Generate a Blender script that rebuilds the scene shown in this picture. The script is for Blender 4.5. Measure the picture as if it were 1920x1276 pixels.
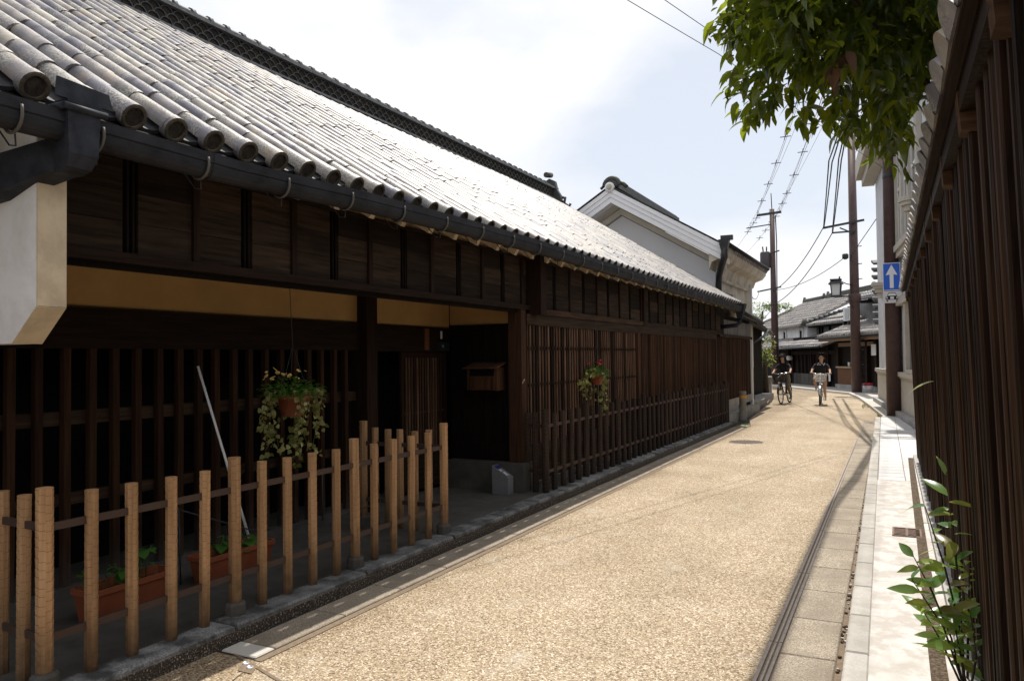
import bpy, bmesh, math, random
from mathutils import Vector, Matrix, Euler, Quaternion
random.seed(7)
R = math.radians
SC = bpy.context.scene
COL = SC.collection
for o in list(bpy.data.objects): bpy.data.objects.remove(o)

# ------------------------------------------------------------------ camera
EYE = Vector((0, 0, 1.6))
CAM_R = ((0.892, -0.021, -0.452), (0.452, 0.015, 0.892), (-0.012, -1.0, 0.023))   # cols: right, down, forward
def orth():
    f = Vector((-0.4518, 0.8918, 0.0233)).normalized()
    r = Vector((0.8920, 0.4518, -0.0118)); r = (r - f * r.dot(f)).normalized()
    u = r.cross(f)
    return r, u, f
cr, cu, cf = orth()
cam_d = bpy.data.cameras.new('camera'); cam = bpy.data.objects.new('camera', cam_d); COL.objects.link(cam)
cam.matrix_world = Matrix(((cr.x, cu.x, -cf.x, EYE.x), (cr.y, cu.y, -cf.y, EYE.y), (cr.z, cu.z, -cf.z, EYE.z), (0, 0, 0, 1)))
cam_d.sensor_width = 36; cam_d.lens = 27.0; cam_d.clip_start = 0.05; cam_d.clip_end = 4000
SC.camera = cam
def project(p):
    v = Vector(p) - EYE; d = v.dot(cf)
    return 960 + 1440 * v.dot(cr) / d, 638 - 1440 * v.dot(cu) / d, d

# ------------------------------------------------------------------ world and sun
SUN_DIR = Vector((-0.066, 0.466, 1.0)).normalized()
ELEV = math.asin(SUN_DIR.z); AZ = math.atan2(SUN_DIR.x, SUN_DIR.y)
W = bpy.data.worlds.new('World'); SC.world = W; W.use_nodes = True
nt = W.node_tree; nt.nodes.clear()
def N(t, typ, **kw):
    n = t.nodes.new(typ)
    for k, v in kw.items(): setattr(n, k, v)
    return n
out = N(nt, 'ShaderNodeOutputWorld'); bg = N(nt, 'ShaderNodeBackground')
sky = N(nt, 'ShaderNodeTexSky', sky_type='NISHITA'); sky.sun_disc = False; sky.sun_elevation = ELEV; sky.sun_rotation = AZ
sky.air_density = 1.0; sky.dust_density = 1.2; sky.ozone_density = 1.0
tc = N(nt, 'ShaderNodeTexCoord'); mp = N(nt, 'ShaderNodeMapping'); mp.inputs['Scale'].default_value = (1.0, 1.0, 1.9); mp.inputs['Location'].default_value = (9.3, 4.4, 0.2)
nz = N(nt, 'ShaderNodeTexNoise'); nz.inputs['Scale'].default_value = 2.3; nz.inputs['Detail'].default_value = 7; nz.inputs['Roughness'].default_value = 0.5
cr_ = N(nt, 'ShaderNodeValToRGB'); cr_.color_ramp.elements[0].position = 0.40; cr_.color_ramp.elements[1].position = 0.58
mx = N(nt, 'ShaderNodeMix', data_type='RGBA')
mx.inputs['B'].default_value = (9.7, 9.7, 9.85, 1)
L = nt.links.new
hz_ = N(nt, 'ShaderNodeMix', data_type='RGBA'); hz_.inputs['Factor'].default_value = 0.75; hz_.inputs['B'].default_value = (8.2, 8.6, 9.35, 1)
L(sky.outputs[0], hz_.inputs['A'])
L(tc.outputs['Generated'], mp.inputs[0]); L(mp.outputs[0], nz.inputs['Vector']); L(nz.outputs['Fac'], cr_.inputs[0])
L(cr_.outputs[0], mx.inputs['Factor']); L(hz_.outputs['Result'], mx.inputs['A']); L(mx.outputs['Result'], bg.inputs['Color'])
bg.inputs['Strength'].default_value = 0.086
L(bg.outputs[0], out.inputs[0])
sun_d = bpy.data.lights.new('sun', 'SUN'); sun_d.energy = 4.3; sun_d.angle = R(0.53); sun_d.color = (1.0, 0.95, 0.87)
sun = bpy.data.objects.new('sun', sun_d); COL.objects.link(sun)
sun.rotation_euler = SUN_DIR.to_track_quat('Z', 'Y').to_euler(); sun.location = (0, 0, 30)
SC.view_settings.view_transform = 'Standard'; SC.view_settings.look = 'None'; SC.view_settings.gamma = 1; SC.view_settings.exposure = 0.36
SC.render.engine = 'CYCLES'
SC.cycles.max_bounces = 6; SC.cycles.diffuse_bounces = 4; SC.cycles.glossy_bounces = 2; SC.cycles.transmission_bounces = 4; SC.cycles.use_denoising = True

# ------------------------------------------------------------------ materials
def principled(name):
    m = bpy.data.materials.new(name); m.use_nodes = True
    t = m.node_tree; b = t.nodes['Principled BSDF']
    return m, t, b
def ramp(t, stops):
    r = N(t, 'ShaderNodeValToRGB'); e = r.color_ramp.elements
    while len(e) < len(stops): e.new(0.5)
    for el, (p, c) in zip(e, stops): el.position = p; el.color = (*c, 1)
    return r
def M_noise(name, stops, scale=8, stretch=(1, 1, 1), rough=0.8, bump=0.2, detail=6, rnd=0.0, coord='pos', spec=0.3, bscale=None, dist=0.01, blotch=None, edge=(0.42, 0.60)):
    """Colour from stretched noise; optional second slow blotch layer and a per-object value shift."""
    m, t, b = principled(name); l = t.links.new
    if coord == 'pos': src = N(t, 'ShaderNodeNewGeometry').outputs['Position']
    else: src = N(t, 'ShaderNodeTexCoord').outputs['Object']
    oi = N(t, 'ShaderNodeObjectInfo')
    ad = N(t, 'ShaderNodeVectorMath', operation='ADD'); sc_ = N(t, 'ShaderNodeVectorMath', operation='SCALE'); sc_.inputs[0].default_value = (17.3, 9.1, 5.7)
    l(oi.outputs['Random'], sc_.inputs['Scale']); l(src, ad.inputs[0]); l(sc_.outputs[0], ad.inputs[1])
    mp = N(t, 'ShaderNodeMapping'); mp.inputs['Scale'].default_value = stretch; l((ad.outputs[0] if coord != 'pos' or rnd else src), mp.inputs[0])
    n1 = N(t, 'ShaderNodeTexNoise'); n1.inputs['Scale'].default_value = scale; n1.inputs['Detail'].default_value = detail; n1.inputs['Roughness'].default_value = 0.62
    l(mp.outputs[0], n1.inputs['Vector'])
    r = ramp(t, stops); l(n1.outputs['Fac'], r.inputs[0]); c = r.outputs[0]
    if blotch:
        n2 = N(t, 'ShaderNodeTexNoise'); n2.inputs['Scale'].default_value = blotch[0]; n2.inputs['Detail'].default_value = 8; n2.inputs['Roughness'].default_value = 0.65; l(ad.outputs[0] if rnd else src, n2.inputs['Vector'])
        r2 = ramp(t, [(edge[0], (0, 0, 0)), (edge[1], (1, 1, 1))]); l(n2.outputs['Fac'], r2.inputs[0])
        mu = N(t, 'ShaderNodeMath', operation='MULTIPLY'); mu.inputs[1].default_value = blotch[2]; l(r2.outputs[0], mu.inputs[0])
        mm = N(t, 'ShaderNodeMix', data_type='RGBA'); l(mu.outputs[0], mm.inputs['Factor']); l(c, mm.inputs['A']); mm.inputs['B'].default_value = (*blotch[1], 1); c = mm.outputs['Result']
    if rnd:
        h = N(t, 'ShaderNodeHueSaturation'); mr = N(t, 'ShaderNodeMapRange'); mr.inputs['To Min'].default_value = 1 - rnd; mr.inputs['To Max'].default_value = 1 + rnd
        l(oi.outputs['Random'], mr.inputs['Value']); l(mr.outputs[0], h.inputs['Value']); l(c, h.inputs['Color']); c = h.outputs[0]
    l(c, b.inputs['Base Color']); b.inputs['Roughness'].default_value = rough; b.inputs['Specular IOR Level'].default_value = spec
    if bump:
        bp = N(t, 'ShaderNodeBump'); bp.inputs['Strength'].default_value = bump; bp.inputs['Distance'].default_value = dist
        if bscale:
            n3 = N(t, 'ShaderNodeTexNoise'); n3.inputs['Scale'].default_value = bscale; n3.inputs['Detail'].default_value = 4; l(src, n3.inputs['Vector']); l(n3.outputs['Fac'], bp.inputs['Height'])
        else: l(n1.outputs['Fac'], bp.inputs['Height'])
        l(bp.outputs[0], b.inputs['Normal'])
    return m
def M_flat(name, c, rough=0.6, metal=0.0, spec=0.4, emit=None):
    m, t, b = principled(name); b.inputs['Base Color'].default_value = (*c, 1); b.inputs['Roughness'].default_value = rough
    b.inputs['Metallic'].default_value = metal; b.inputs['Specular IOR Level'].default_value = spec
    return m
def wood(name, dark, light, axis='z', rough=0.8, rnd=0.25, spec=0.12, scale=1.0, bump=0.5):
    s = {'x': (2.2, 38, 38), 'y': (38, 2.2, 38), 'z': (38, 38, 2.2)}[axis]
    mid = tuple((a + b) / 2 for a, b in zip(dark, light))
    return M_noise(name, [(0.28, dark), (0.52, mid), (0.75, light)], scale=scale, stretch=s, rough=rough, bump=bump, rnd=rnd, spec=spec, dist=0.006)

m_slat = wood('dark_slat_wood', (0.014, 0.006, 0.003), (0.050, 0.023, 0.011))
m_beam_y = wood('dark_beam_wood', (0.008, 0.0045, 0.003), (0.028, 0.015, 0.009), 'y')
m_board_y = wood('dark_board_wood', (0.009, 0.0055, 0.0033), (0.052, 0.033, 0.021), 'y', rnd=0.6)
m_post_z = wood('dark_post_wood', (0.009, 0.0045, 0.003), (0.030, 0.015, 0.009))
m_black_wood = wood('blackened_wood', (0.004, 0.0025, 0.002), (0.011, 0.007, 0.005))
m_lat = wood('brown_lattice_wood', (0.040, 0.021, 0.013), (0.16, 0.092, 0.060), rnd=0.85)
m_lat2 = wood('fine_lattice_wood', (0.024, 0.011, 0.006), (0.088, 0.044, 0.024), rnd=0.6)
m_batten = wood('slot_batten_wood', (0.003, 0.002, 0.0015), (0.010, 0.006, 0.004))
m_hewn = wood('pale_hewn_wood', (0.25, 0.138, 0.066), (0.50, 0.305, 0.165), rnd=0.16, rough=0.75)
m_hewn_dark = wood('weathered_hewn_wood', (0.016, 0.010, 0.008), (0.062, 0.042, 0.032), rnd=0.3, rough=0.8)
def base_dirt(m, h, col, amt=0.8):
    # soil splash darkens the foot of a post, measured from its own base
    t = m.node_tree; l = t.links.new; b = t.nodes['Principled BSDF']; src = b.inputs['Base Color'].links[0].from_socket
    sp = N(t, 'ShaderNodeSeparateXYZ'); l(N(t, 'ShaderNodeTexCoord').outputs['Object'], sp.inputs[0])
    nn = N(t, 'ShaderNodeTexNoise'); nn.inputs['Scale'].default_value = 14; l(N(t, 'ShaderNodeNewGeometry').outputs['Position'], nn.inputs['Vector'])
    a = N(t, 'ShaderNodeMath', operation='MULTIPLY_ADD'); a.inputs[1].default_value = -0.25; l(nn.outputs['Fac'], a.inputs[0]); l(sp.outputs['Z'], a.inputs[2])
    r = N(t, 'ShaderNodeMapRange'); r.inputs['From Min'].default_value = -0.12; r.inputs['From Max'].default_value = h; r.inputs['To Min'].default_value = amt; r.inputs['To Max'].default_value = 0; l(a.outputs[0], r.inputs['Value'])
    x = N(t, 'ShaderNodeMix', data_type='RGBA'); l(r.outputs[0], x.inputs['Factor']); l(src, x.inputs['A']); x.inputs['B'].default_value = (*col, 1); l(x.outputs['Result'], b.inputs['Base Color'])
base_dirt(m_hewn, 0.26, (0.035, 0.024, 0.016)); base_dirt(m_hewn_dark, 0.2, (0.02, 0.018, 0.016), 0.6)
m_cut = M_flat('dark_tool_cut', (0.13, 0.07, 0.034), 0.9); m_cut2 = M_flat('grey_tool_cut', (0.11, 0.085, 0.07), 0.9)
m_right = wood('right_slat_wood', (0.004, 0.002, 0.001), (0.050, 0.023, 0.011), rnd=0.6, rough=0.65, bump=1.0, spec=0.1)
base_dirt(m_slat, 0.30, (0.10, 0.095, 0.09), 0.5); base_dirt(m_right, 0.34, (0.05, 0.038, 0.03), 0.6)
m_right_beam = wood('natural_beam_wood', (0.025, 0.012, 0.006), (0.085, 0.044, 0.021), 'x', rnd=0.5)
m_ochre = M_noise('ochre_plaster', [(0.3, (0.42, 0.25, 0.10)), (0.7, (0.52, 0.315, 0.13))], scale=3, rough=0.95, bump=0.15, bscale=120)
m_cream = M_noise('cream_plaster', [(0.3, (0.54, 0.44, 0.31)), (0.7, (0.66, 0.55, 0.40))], blotch=(6, (0.36, 0.29, 0.20), 0.5), scale=4, rough=0.95, bump=0.15, bscale=90)
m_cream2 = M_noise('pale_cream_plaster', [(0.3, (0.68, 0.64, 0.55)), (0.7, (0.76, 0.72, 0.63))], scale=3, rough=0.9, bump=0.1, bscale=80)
m_white = M_noise('white_plaster', [(0.3, (0.85, 0.85, 0.86)), (0.62, (0.92, 0.92, 0.93))], scale=2.0, stretch=(3, 3, 0.5), rough=0.9, bump=0.25, bscale=70, blotch=(3.2, (0.62, 0.59, 0.55), 0.45))
m_white_clean = M_noise('clean_white_plaster', [(0.3, (0.88, 0.88, 0.90)), (0.7, (0.91, 0.91, 0.93))], scale=2.5, rough=0.85, bump=0.08, bscale=90)
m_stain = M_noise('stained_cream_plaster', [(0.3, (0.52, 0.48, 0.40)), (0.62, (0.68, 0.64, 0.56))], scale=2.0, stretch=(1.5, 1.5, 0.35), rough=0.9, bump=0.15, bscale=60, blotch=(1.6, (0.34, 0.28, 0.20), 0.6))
m_grey_plaster = M_noise('grey_plaster', [(0.3, (0.13, 0.13, 0.13)), (0.7, (0.20, 0.20, 0.20))], scale=3, rough=0.9)
m_granite = M_noise('granite', [(0.3, (0.20, 0.20, 0.20)), (0.5, (0.34, 0.34, 0.33)), (0.7, (0.46, 0.46, 0.45))], scale=160, rough=0.7, bump=0.15, rnd=0.12, blotch=(3.0, (0.16, 0.15, 0.14), 0.55))
m_kerb = M_noise('worn_kerb_granite', [(0.3, (0.09, 0.09, 0.09)), (0.5, (0.20, 0.20, 0.20)), (0.7, (0.38, 0.38, 0.385))], scale=120, rough=0.75, bump=0.3, rnd=0.15, blotch=(4.5, (0.025, 0.024, 0.022), 0.85))
m_apron = M_noise('apron_concrete', [(0.3, (0.055, 0.052, 0.046)), (0.7, (0.105, 0.098, 0.086))], scale=6, rough=0.85, bump=0.2, bscale=150, blotch=(1.8, (0.06, 0.055, 0.05), 0.6))
m_conc = M_noise('sidewalk_concrete', [(0.35, (0.50, 0.475, 0.44)), (0.65, (0.64, 0.615, 0.58))], scale=5, stretch=(1.6, 0.7, 1), rough=0.9, bump=0.25, bscale=180, blotch=(6.5, (0.44, 0.395, 0.355), 0.8), edge=(0.46, 0.56))
m_slab = M_noise('grit_slab', [(0.34, (0.15, 0.12, 0.085)), (0.5, (0.28, 0.232, 0.175)), (0.64, (0.50, 0.44, 0.36))], scale=120, rough=0.85, bump=0.35, rnd=0.08, blotch=(2.5, (0.20, 0.165, 0.125), 0.65), dist=0.004)
m_slab_pale = M_noise('pale_slab', [(0.3, (0.44, 0.42, 0.38)), (0.7, (0.56, 0.53, 0.48))], scale=150, rough=0.85, bump=0.15, rnd=0.06)
m_joint = M_noise('mortar_joint', [(0.3, (0.15, 0.11, 0.075)), (0.7, (0.24, 0.18, 0.125))], scale=30, rough=0.9, bump=0.2)
m_dirt = M_noise('dirt', [(0.35, (0.045, 0.032, 0.022)), (0.55, (0.12, 0.085, 0.055)), (0.72, (0.26, 0.20, 0.14))], scale=70, rough=0.95, bump=0.8, dist=0.02)
m_stone_base = M_noise('fence_base_stone', [(0.3, (0.34, 0.32, 0.30)), (0.7, (0.46, 0.44, 0.41))], scale=18, rough=0.85, bump=0.3)
m_black_metal = M_noise('black_metal', [(0.3, (0.012, 0.012, 0.014)), (0.7, (0.03, 0.03, 0.034))], scale=9, rough=0.45, bump=0.05, spec=0.5)
m_gutter = M_noise('gutter_metal', [(0.3, (0.006, 0.0065, 0.008)), (0.7, (0.022, 0.023, 0.028))], scale=7, stretch=(3, 1, 3), rough=0.65, bump=0.06, spec=0.2, blotch=(4, (0.035, 0.035, 0.04), 0.4))
m_hopper = M_noise('hopper_metal', [(0.3, (0.009, 0.010, 0.014)), (0.7, (0.034, 0.037, 0.048))], scale=12, rough=0.6, bump=0.15, spec=0.22)
m_bracket = M_flat('bracket_metal', (0.10, 0.09, 0.075), 0.6, 0.2)
m_rail = M_flat('rail_iron', (0.055, 0.032, 0.025), 0.6)
m_rail_dark = M_flat('rail_rust_iron', (0.055, 0.030, 0.022), 0.7)
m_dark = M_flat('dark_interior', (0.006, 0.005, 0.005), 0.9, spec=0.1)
m_pole = M_noise('brown_painted_pole', [(0.3, (0.062, 0.036, 0.034)), (0.7, (0.088, 0.055, 0.050))], scale=6, rough=0.5, bump=0.06)
m_steel = M_noise('bollard_steel', [(0.3, (0.16, 0.145, 0.125)), (0.7, (0.24, 0.22, 0.19))], scale=8, rough=0.5, bump=0.05)
m_yellow = M_flat('yellow_reflector', (0.55, 0.26, 0.02), 0.4)
m_iron = M_noise('cast_iron', [(0.3, (0.10, 0.075, 0.06)), (0.7, (0.17, 0.135, 0.11))], scale=40, rough=0.7, bump=0.3)
m_rust = M_noise('rusty_iron', [(0.3, (0.13, 0.085, 0.065)), (0.7, (0.25, 0.17, 0.135))], scale=40, rough=0.85, bump=0.3)
m_alu = M_flat('stud_metal', (0.62, 0.62, 0.62), 0.35, 0.6)
m_terra = M_noise('terracotta_plastic', [(0.3, (0.20, 0.055, 0.025)), (0.7, (0.27, 0.08, 0.038))], scale=6, rough=0.5, bump=0.03)
m_soil = M_noise('soil', [(0.3, (0.012, 0.009, 0.007)), (0.7, (0.04, 0.028, 0.02))], scale=60, rough=1, bump=1)
m_white_paint = M_flat('white_paint', (0.72, 0.72, 0.72), 0.5)
m_sign_white = M_flat('sign_white', (0.78, 0.78, 0.80), 0.4)
m_sign_blue = M_flat('sign_blue', (0.010, 0.115, 0.62), 0.4)
m_black = M_flat('black_paint', (0.012, 0.012, 0.012), 0.5)
m_wire = M_flat('wire_black', (0.03, 0.03, 0.034), 0.6)
m_wire_grey = M_flat('wire_grey', (0.13, 0.13, 0.14), 0.6)
m_pane = M_flat('lamp_glass', (0.55, 0.57, 0.58), 0.25)
m_glass = M_flat('window_glass', (0.03, 0.035, 0.04), 0.08, spec=0.8)
m_red = M_flat('red_plastic', (0.45, 0.03, 0.05), 0.5)
m_paper = M_flat('paper', (0.70, 0.70, 0.68), 0.8)
m_stucco = M_noise('grey_stucco', [(0.3, (0.56, 0.57, 0.60)), (0.7, (0.66, 0.67, 0.70))], scale=3, rough=0.9, bump=0.15, bscale=60, blotch=(0.9, (0.46, 0.46, 0.48), 0.4))
m_stucco_warm = M_noise('warm_stone_trim', [(0.3, (0.44, 0.41, 0.36)), (0.7, (0.54, 0.51, 0.45))], scale=5, rough=0.9, bump=0.15, bscale=50)
m_skin = M_flat('skin', (0.50, 0.29, 0.20), 0.55); m_hair = M_flat('black_hair', (0.012, 0.009, 0.008), 0.75, spec=0.15)
m_shirt = M_flat('black_cotton', (0.012, 0.012, 0.014), 0.9); m_khaki = M_flat('khaki_cotton', (0.16, 0.125, 0.08), 0.9); m_shorts = M_flat('tan_cotton', (0.34, 0.20, 0.10), 0.9)
m_shoe_dark = M_flat('dark_shoe', (0.05, 0.045, 0.045), 0.6); m_shoe_blue = M_flat('pale_blue_shoe', (0.45, 0.60, 0.66), 0.6)
m_tyre = M_flat('tyre_rubber', (0.02, 0.02, 0.02), 0.8); m_chrome = M_flat('chrome', (0.62, 0.62, 0.63), 0.25, 0.9); m_frame_silver = M_flat('silver_frame', (0.45, 0.45, 0.47), 0.35, 0.4); m_frame_dark = M_flat('dark_frame', (0.05, 0.03, 0.035), 0.35)

def M_pebble(name='exposed_aggregate'):
    m, t, b = principled(name); l = t.links.new
    pos = N(t, 'ShaderNodeNewGeometry').outputs['Position']
    wn = N(t, 'ShaderNodeTexNoise'); wn.inputs['Scale'].default_value = 40; l(pos, wn.inputs['Vector'])
    wm = N(t, 'ShaderNodeMix', data_type='VECTOR'); wm.inputs['Factor'].default_value = 0.012; l(pos, wm.inputs[4]); l(wn.outputs['Color'], wm.inputs[5])
    v = N(t, 'ShaderNodeTexVoronoi'); v.inputs['Scale'].default_value = 112; l(wm.outputs[1], v.inputs['Vector'])
    sp = N(t, 'ShaderNodeSeparateColor'); l(v.outputs['Color'], sp.inputs[0])
    r = ramp(t, [(0.0, (0.10, 0.068, 0.042)), (0.16, (0.27, 0.20, 0.135)), (0.42, (0.40, 0.307, 0.20)), (0.72, (0.50, 0.413, 0.298)), (0.95, (0.72, 0.65, 0.53))]); l(sp.outputs[0], r.inputs[0])
    # dark binder between the stones
    e = N(t, 'ShaderNodeTexVoronoi', feature='DISTANCE_TO_EDGE'); e.inputs['Scale'].default_value = 112; l(wm.outputs[1], e.inputs['Vector'])
    er = ramp(t, [(0.0, (0, 0, 0)), (0.09, (1, 1, 1))]); l(e.outputs['Distance'], er.inputs[0])
    mm = N(t, 'ShaderNodeMix', data_type='RGBA'); l(er.outputs[0], mm.inputs['Factor']); mm.inputs['A'].default_value = (0.17, 0.12, 0.075, 1); l(r.outputs[0], mm.inputs['B'])
    # large worn patches
    n2 = N(t, 'ShaderNodeTexNoise'); n2.inputs['Scale'].default_value = 0.8; n2.inputs['Detail'].default_value = 7; l(pos, n2.inputs['Vector'])
    r2 = ramp(t, [(0.3, (0.84, 0.81, 0.76)), (0.7, (1.10, 1.09, 1.07))]); l(n2.outputs['Fac'], r2.inputs[0])
    mu = N(t, 'ShaderNodeMix', data_type='RGBA', blend_type='MULTIPLY'); mu.inputs['Factor'].default_value = 1; l(mm.outputs['Result'], mu.inputs['A']); l(r2.outputs[0], mu.inputs['B'])
    n3 = N(t, 'ShaderNodeTexNoise'); n3.inputs['Scale'].default_value = 2.3; n3.inputs['Detail'].default_value = 6; l(pos, n3.inputs['Vector'])
    r3 = ramp(t, [(0.60, (0, 0, 0)), (0.76, (1, 1, 1))]); l(n3.outputs['Fac'], r3.inputs[0])
    m3 = N(t, 'ShaderNodeMath', operation='MULTIPLY'); m3.inputs[1].default_value = 0.45; l(r3.outputs[0], m3.inputs[0])
    m4 = N(t, 'ShaderNodeMix', data_type='RGBA'); l(m3.outputs[0], m4.inputs['Factor']); l(mu.outputs['Result'], m4.inputs['A']); m4.inputs['B'].default_value = (0.50, 0.45, 0.38, 1)
    # wheel-polished tracks, dirt swept to the edges and dark drips, all following the lane in world metres
    sx = N(t, 'ShaderNodeSeparateXYZ'); l(pos, sx.inputs[0]); wob = N(t, 'ShaderNodeMath', operation='MULTIPLY_ADD'); wob.inputs[1].default_value = 0.55; l(n2.outputs['Fac'], wob.inputs[0]); l(sx.outputs['X'], wob.inputs[2])
    mr = N(t, 'ShaderNodeMapRange'); mr.inputs['From Min'].default_value = -2.85; mr.inputs['From Max'].default_value = -0.30; l(wob.outputs[0], mr.inputs['Value'])
    rt = ramp(t, [(0.0, (0.66, 0.62, 0.57)), (0.06, (0.92, 0.91, 0.89)), (0.22, (1.03, 1.03, 1.04)), (0.32, (0.94, 0.93, 0.92)), (0.50, (1.0, 1.0, 1.0)), (0.62, (0.93, 0.93, 0.92)), (0.78, (1.05, 1.05, 1.06)), (0.93, (0.90, 0.89, 0.87)), (1.0, (0.70, 0.66, 0.61))]); l(mr.outputs[0], rt.inputs[0])
    m5 = N(t, 'ShaderNodeMix', data_type='RGBA', blend_type='MULTIPLY'); m5.inputs['Factor'].default_value = 0.8; l(m4.outputs['Result'], m5.inputs['A']); l(rt.outputs[0], m5.inputs['B'])
    n6 = N(t, 'ShaderNodeTexNoise'); n6.inputs['Scale'].default_value = 5.5; n6.inputs['Detail'].default_value = 8; l(pos, n6.inputs['Vector'])
    r6 = ramp(t, [(0.25, (0.80, 0.78, 0.75)), (0.42, (1, 1, 1))]); l(n6.outputs['Fac'], r6.inputs[0])
    m6 = N(t, 'ShaderNodeMix', data_type='RGBA', blend_type='MULTIPLY'); m6.inputs['Factor'].default_value = 0.8; l(m5.outputs['Result'], m6.inputs['A']); l(r6.outputs[0], m6.inputs['B'])
    l(m6.outputs['Result'], b.inputs['Base Color']); b.inputs['Roughness'].default_value = 0.75; b.inputs['Specular IOR Level'].default_value = 0.25
    bp = N(t, 'ShaderNodeBump'); bp.inputs['Strength'].default_value = 0.5; bp.inputs['Distance'].default_value = 0.004; l(e.outputs['Distance'], bp.inputs['Height']); l(bp.outputs[0], b.inputs['Normal'])
    return m
m_road = M_pebble()
def M_kerbface():
    m = M_noise('washed_aggregate', [(0.38, (0.04, 0.031, 0.024)), (0.57, (0.09, 0.07, 0.053)), (0.64, (0.5, 0.45, 0.39))], scale=95, rough=0.85, bump=0.6, dist=0.008)
    return m
m_kerbface = M_kerbface()

def M_tile(name='smoked_roof_tile', far=False):
    m, t, b = principled(name); l = t.links.new
    pos = N(t, 'ShaderNodeNewGeometry').outputs['Position']
    at = N(t, 'ShaderNodeAttribute'); at.attribute_name = 'rnd'; oi = N(t, 'ShaderNodeObjectInfo')
    ad = N(t, 'ShaderNodeMath', operation='ADD'); fr = N(t, 'ShaderNodeMath', operation='FRACT'); l(at.outputs['Fac'], ad.inputs[0]); l(oi.outputs['Random'], ad.inputs[1]); l(ad.outputs[0], fr.inputs[0])
    base = ramp(t, [(0.0, (0.085, 0.08, 0.10)), (0.2, (0.14, 0.132, 0.157)), (0.45, (0.225, 0.20, 0.185)), (0.62, (0.165, 0.156, 0.182)), (0.8, (0.24, 0.215, 0.195)), (0.95, (0.31, 0.285, 0.255))]); l(fr.outputs[0], base.inputs[0])
    n1 = N(t, 'ShaderNodeTexNoise'); n1.inputs['Scale'].default_value = 9; n1.inputs['Detail'].default_value = 7; l(pos, n1.inputs['Vector'])
    ra = ramp(t, [(0.28, (0.50, 0.49, 0.50)), (0.52, (1, 1, 1)), (0.75, (1.35, 1.28, 1.18))]); l(n1.outputs['Fac'], ra.inputs[0])
    mu = N(t, 'ShaderNodeMix', data_type='RGBA', blend_type='MULTIPLY'); mu.inputs['Factor'].default_value = 1; l(base.outputs[0], mu.inputs['A']); l(ra.outputs[0], mu.inputs['B'])
    # lichen specks and ochre weathering
    n2 = N(t, 'ShaderNodeTexNoise'); n2.inputs['Scale'].default_value = 3.6; n2.inputs['Detail'].default_value = 3; l(pos, n2.inputs['Vector'])
    n3 = N(t, 'ShaderNodeTexNoise'); n3.inputs['Scale'].default_value = 95; n3.inputs['Detail'].default_value = 3; l(pos, n3.inputs['Vector'])
    p1 = ramp(t, [(0.46, (0, 0, 0)), (0.56, (1, 1, 1))]); l(n2.outputs['Fac'], p1.inputs[0])
    p2 = ramp(t, [(0.47, (0, 0, 0)), (0.54, (1, 1, 1))]); l(n3.outputs['Fac'], p2.inputs[0])
    pm = N(t, 'ShaderNodeMath', operation='MULTIPLY'); l(p1.outputs[0], pm.inputs[0]); l(p2.outputs[0], pm.inputs[1])
    pm2 = N(t, 'ShaderNodeMath', operation='MULTIPLY'); pm2.inputs[1].default_value = 0.75; l(pm.outputs[0], pm2.inputs[0])
    ml = N(t, 'ShaderNodeMix', data_type='RGBA'); l(pm2.outputs[0], ml.inputs['Factor']); l(mu.outputs['Result'], ml.inputs['A']); ml.inputs['B'].default_value = (0.38, 0.36, 0.29, 1)
    n4 = N(t, 'ShaderNodeTexNoise'); n4.inputs['Scale'].default_value = 5.1; n4.inputs['Detail'].default_value = 4; l(pos, n4.inputs['Vector'])
    p4 = ramp(t, [(0.58, (0, 0, 0)), (0.74, (0.6, 0.6, 0.6))]); l(n4.outputs['Fac'], p4.inputs[0])
    mo = N(t, 'ShaderNodeMix', data_type='RGBA'); l(p4.outputs[0], mo.inputs['Factor']); l(ml.outputs['Result'], mo.inputs['A']); mo.inputs['B'].default_value = (0.29, 0.19, 0.10, 1)
    l(mo.outputs['Result'], b.inputs['Base Color'])
    rr = N(t, 'ShaderNodeMapRange'); rr.inputs['To Min'].default_value = 0.34; rr.inputs['To Max'].default_value = 0.58; l(n1.outputs['Fac'], rr.inputs['Value']); l(rr.outputs[0], b.inputs['Roughness'])
    b.inputs['Specular IOR Level'].default_value = 0.6
    bp = N(t, 'ShaderNodeBump'); bp.inputs['Strength'].default_value = 0.35; bp.inputs['Distance'].default_value = 0.006; l(n3.outputs['Fac'], bp.inputs['Height']); l(bp.outputs[0], b.inputs['Normal'])
    return m
m_tile = M_tile()
m_tile_dark = M_noise('dark_ridge_tile', [(0.3, (0.035, 0.037, 0.040)), (0.7, (0.085, 0.088, 0.09))], scale=14, rough=0.6, bump=0.3, blotch=(5, (0.10, 0.10, 0.07), 0.5))
m_tile_end = M_noise('tile_end_clay', [(0.3, (0.040, 0.030, 0.021)), (0.7, (0.125, 0.095, 0.062))], scale=28, rough=0.85, bump=0.5)
m_tile_core = M_noise('tile_end_recess', [(0.3, (0.020, 0.016, 0.012)), (0.7, (0.075, 0.058, 0.040))], scale=34, rough=0.9, bump=0.6)
m_pan = M_noise('pan_tile', [(0.3, (0.022, 0.022, 0.025)), (0.7, (0.065, 0.064, 0.066))], scale=12, rough=0.55, bump=0.2)
m_course = M_noise('ridge_course_tile', [(0.3, (0.10, 0.102, 0.108)), (0.7, (0.21, 0.21, 0.215))], scale=12, rough=0.5, bump=0.2)

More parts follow.
